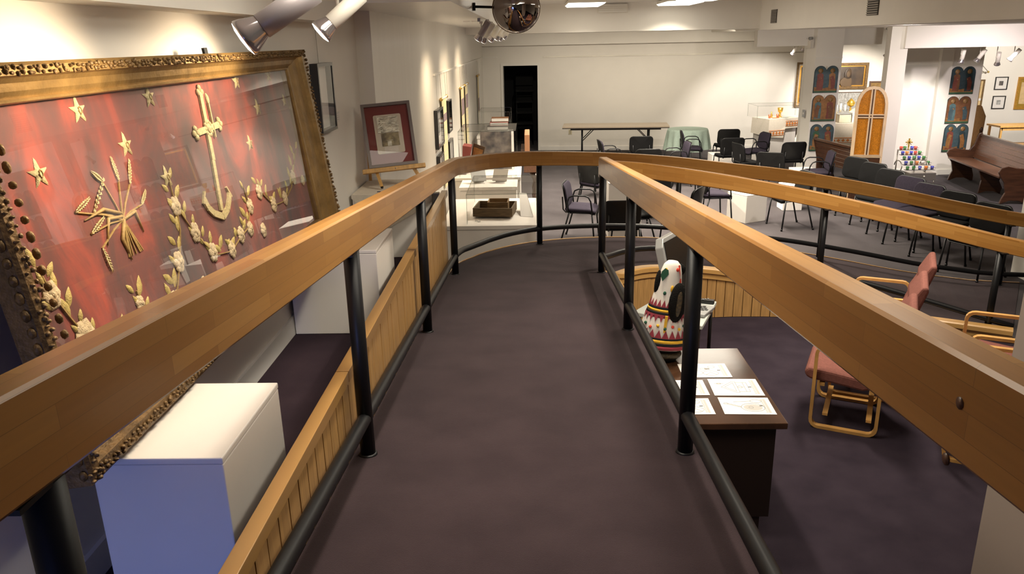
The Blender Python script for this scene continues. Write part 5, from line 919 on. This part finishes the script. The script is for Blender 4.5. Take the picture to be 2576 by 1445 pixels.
sheet('colouring sheet of round ornaments at the back of the desk', (1.015, 4.27), .285, .20, rad(0), 'eggs'); sheet('colouring sheet of a gabled roof, right middle of the desk', (1.14, 4.035), .275, .22, rad(-1.5), 'iconostas'); sheet('colouring sheet of a lute at the front right of the desk', (1.14, 3.80), .27, .20, rad(-2), 'lute'); sheet('colouring sheet half behind the railing post, left middle of the desk', (.835, 4.035), .28, .20, rad(0), 'iconostas'); sheet('colouring sheet half behind the railing post, front left of the desk', (.83, 3.80), .25, .19, rad(0), 'eggs')
# embroidered felt costume piece with black fur on a stand
t = thing('embroidered_costume', 'white felt costume piece with red bands, pompoms and black fur standing on the desk', 'costume', (.80, 4.45, .765)); cx, cy = .80, 4.46
def ring(prof, mt, nm, par=t, sx=1., sy=.72):
    m = MB(); m.lathe(prof, 24, (-.03, 0, 0), sx, sy); return obj(nm, m, mt, par)
PRB = [(.0, .622), (.030, .617), (.050, .595), (.063, .55), (.074, .47), (.092, .38), (.128, .24), (.168, .09)]
def pr_at(z):
    for (r0, z0), (r1, z1) in zip(PRB, PRB[1:]):
        if z <= z0 and z >= z1: return lerp(r0, r1, (z0 - z) / max(1e-6, z0 - z1))
    return PRB[-1][0]
ring(PRB + [(.16, .085), (0, .09)], 'felt_white', 'felt_body')
def band(z0, z1, mt, nm, par, e=.002): return ring([(pr_at(z1) + e, z1), (pr_at(z0) + e, z0)], mt, nm, par)
for za, zb, mt in ((.09, .112, 'felt_maroon'), (.112, .130, 'felt_black'), (.130, .148, 'felt_yellow'), (.148, .16, 'felt_black'), (.30, .315, 'felt_black'), (.315, .330, 'felt_yellow'), (.330, .345, 'felt_black')): band(za, zb, mt, 'felt_band', t, .003)
def zig(zb, ht, n, mt, upw):
    m = MB()
    for i in range(n):
        a0, a1 = 2 * PI * i / n, 2 * PI * (i + 1) / n; am = (a0 + a1) / 2; P = []
        for a, z in ((a0, zb), (a1, zb), (am, zb + ht * upw)): r = pr_at(z) + .004; P.append((-.03 + r * math.cos(a), .72 * r * math.sin(a), z))
        m.add(P, [(0, 1, 2)])
    obj('zigzag_trim', m, mt, t)
zig(.345, .045, 22, 'felt_maroon', 1); zig(.16, .05, 22, 'felt_maroon', 1); zig(.30, .045, 22, 'felt_maroon', -1); band(.28, .30, 'felt_maroon', 'felt_band', t, .0025)
for i in range(14):
    a = rad(-150 + i * 19); z = (.235, .22)[i % 2]; r = pr_at(z) + .008; m = MB(); m.sphere((-.03 + r * math.cos(a), .72 * r * math.sin(a), z), .0095, 8, 6); obj('pompom', m, ('felt_green', 'felt_red', 'felt_yellow')[i % 3], t)
for a, z, c in ((-62, .575, 'felt_red'), (-112, .43, 'felt_green'), (-128, .56, 'felt_yellow'), (-84, .46, 'felt_yellow')):
    r = pr_at(z) + .004; m = MB(); m.sphere((-.03 + r * math.cos(rad(a)), .72 * r * math.sin(rad(a)), z), 1, 10, 6, (.010, .007, .012 if c != 'felt_yellow' else .022)); obj('pompom' if c != 'felt_yellow' else 'felt_petal', m, c, t)
m = MB()
P = [(-.02, 0), (-.006, .02), (.012, .045), (.008, .07), (-.012, .08), (-.03, .06), (-.035, .035)]
m.add([(-.065 + a, -.72 * (pr_at(.50 + b) + .004) * .96, .50 + b) for a, b in P], [tuple(range(len(P)))]); obj('felt_leaf', m, 'felt_green', t)
m = MB(); m.bb((-.045, -.1, .17), (-.03, -.088, .30)); m.T = Matrix.Identity(4); obj('felt_strap', m, 'felt_yellow', t)
m = MB(); m.sphere((.016, -.082, .385), 1, 18, 12, (.052, .034, .125)); fu = obj('fur_cuff', m, 'fur', t); m = MB(); m.sphere((.020, -.112, .385), 1, 12, 8, (.017, .006, .080)); obj('gold_lace', m, 'lace_gold', fu)
m = MB(); m.sphere((-.100, .0, .47), 1, 12, 8, (.020, .03, .085)); obj('fur_cuff', m, 'fur', t); m = MB(); m.sphere((.02, .03, .56), 1, 12, 8, (.04, .03, .04)); obj('fur_collar', m, 'fur', t)
m = MB(); P = [(rad(-52), .60), (rad(-30), .60), (rad(-30), .33), (rad(-40), .36), (rad(-48), .42), (rad(-42), .45), (rad(-50), .50), (rad(-44), .53), (rad(-52), .57)]
m.add([(-.03 + (pr_at(z) + .004) * math.cos(a), .72 * (pr_at(z) + .004) * math.sin(a), z) for a, z in P], [tuple(range(len(P)))]); obj('zigzag_trim', m, 'felt_red', t)
m = MB(); m.lathe([(.10, 0), (.115, .02), (.10, .05), (.15, .095), (.155, .10)], 20, (-.02, 0, 0), 1, .75); bs = obj('fur_hem', m, 'fur', t)
m = MB(); m.lathe([(.122, .024), (.128, .04), (.118, .056)], 20, (-.02, 0, 0), 1, .75); obj('gold_lace', m, 'lace_gold', bs)
for i, c in enumerate(('felt_red', 'felt_yellow', 'felt_green')): m = MB(); m.tube([(.115, -.03 + i * .012, .28), (.135, -.03 + i * .012, .22), (.13, -.02, .17)], .006, 5); obj('ribbon', m, c, t)
t.rotation_euler = (0, rad(6), 0)
# small white table with monitor, cable box
t = thing('white_side_table', 'small white table at the end of the pit carrying a grey monitor', 'table', (1.08, 5.5, 0)); TT = [(.74, 5.42), (1.18, 5.10), (1.40, 5.63), (1.06, 5.86)]
m = W(); m.prism(TT, .69, .72, 'z'); obj('tabletop', m, 'plastic_lid', t, bevel=.004); cxy = (1.09, 5.5)
for x, y in TT: x, y = lerp(cxy[0], x, .86), lerp(cxy[1], y, .86); m = W(); m.tube([(x, y, .006), (x, y, .69)], .014, 8); obj('leg', m, 'blackmetal', t)
t = thing('grey_monitor', 'dark flat monitor with a silver edge leaning back on the white side table', 'monitor', (1.02, 5.55, .72)); T = Matrix.Translation((1.06, 5.50, 1.02)) @ Matrix.Rotation(rad(58), 4, 'Z') @ Matrix.Rotation(rad(-14), 4, 'X')
def MQ(): m = W(); m.T = T; return m
m = MQ(); m.prism([(-.21, -.23), (.21, -.23), (.23, -.19), (.23, .21), (.19, .27), (-.19, .27), (-.23, .21), (-.23, -.19)], -.03, .03); obj('casing', m, 'plastic_grey', t, bevel=.006)
m = MQ(); m.bb((-.20, -.036, -.20), (.20, -.031, .24)); obj('screen', m, 'black_plastic', t); m = MQ(); m.bb((-.19, .031, -.19), (.19, .05, .2)); obj('rear_cover', m, 'black_plastic', t, bevel=.01)
m = MQ(); m.box((0, .05, -.235), (.24, .18, .025)); obj('foot', m, 'plastic_grey', t)
t = thing('black_remote', 'small black remote on the corner of the white side table', 'remote', (1.30, 5.60, .7215)); m = MB(); m.box((0, 0, .014), (.05, .15, .026), rad(70)); obj('body', m, 'black_plastic', t, bevel=.005); m = MB(); [m.box((-.03 + i * .02, -.01 + i * .006, .029), (.010, .012, .003), rad(70)) for i in range(4)]; obj('buttons', m, 'plastic_grey', t)
t = thing('keyboard', 'flat grey laptop base lying by the monitor on the white side table', 'computer', (1.2, 5.45, .722)); m = W(); m.box((1.20, 5.40, .735), (.22, .20, .022), rad(58)); obj('body', m, 'plastic_grey', t, bevel=.004); m = W(); [m.box((1.20 + (i % 6 - 2.5) * .026, 5.40 + (i // 6 - 1) * .035, .748), (.02, .02, .004), rad(58)) for i in range(18)]; obj('keys', m, 'black_plastic', t)
# bentwood armchairs
def armchair(label):
    t = thing('bentwood_armchair', label, 'armchair', group='bentwood armchairs in the pit')   # faces local +y
    for s in (-1, 1):
        P = rrect(.42, .60, .055, 4, 0, .30); n = len(P); m = MB(); vs = []
        for i, (a, b) in enumerate(P):
            d = Vector((P[(i + 1) % n][0] - P[i - 1][0], P[(i + 1) % n][1] - P[i - 1][1])).normalized(); nx, nz = d.y * .011, -d.x * .011
            for dx, e in ((-.02, 1), (.02, 1), (.02, -1), (-.02, -1)): vs.append((s * .27 + dx, a - nx * e, b + .012 - nz * e))
        m.add(vs, [(i * 4 + j, i * 4 + (j + 1) % 4, (i + 1) % n * 4 + (j + 1) % 4, (i + 1) % n * 4 + j) for i in range(n) for j in range(4)]); obj('side_frame', m, 'bentwood', t)
    m = MB(); SP = [(.27, .36), (.285, .40), (.26, .432), (.10, .42), (-.10, .395), (-.19, .40)]; LP = [(-.25, .36), (-.10, .31), (.10, .335), (.24, .345)]
    m.prism(SP + LP, -.245, .245, 'x'); obj('seat_cushion', m, 'mauve', t, bevel=.018)
    BP = [(-.15, .40), (-.185, .52), (-.20, .56), (-.195, .60), (-.235, .68), (-.255, .72), (-.25, .76), (-.30, .86), (-.325, .905), (-.36, .91), (-.372, .88), (-.33, .74), (-.28, .56), (-.235, .36), (-.20, .35)]
    m = MB(); m.prism(BP, -.245, .245, 'x'); obj('back_cushion', m, 'mauve', t, bevel=.016)
    for y, z in ((.12, .10), (-.16, .10), (.16, .32), (-.16, .32)): m = MB(); m.box((0, y, z), (.50, .035, .018)); obj('cross_rail', m, 'bentwood', t)
    return t
a0 = armchair('nearest mauve bentwood armchair of the left row in the pit'); a0.location = (2.25, 5.13, .005); a0.rotation_euler = (0, 0, rad(155 - 90))
for (x, y, nm) in ((2.58, 5.67, 'middle mauve bentwood armchair of the left row in the pit'), (2.90, 6.20, 'farthest mauve bentwood armchair of the left row in the pit'), (2.94, 4.66, 'mauve bentwood armchair mostly behind the ramp handrail at lower right'), (3.37, 5.28, 'mauve bentwood armchair at the right beside the white pier')): dup(a0, (x, y, .005), rad(155 - 90), nm)
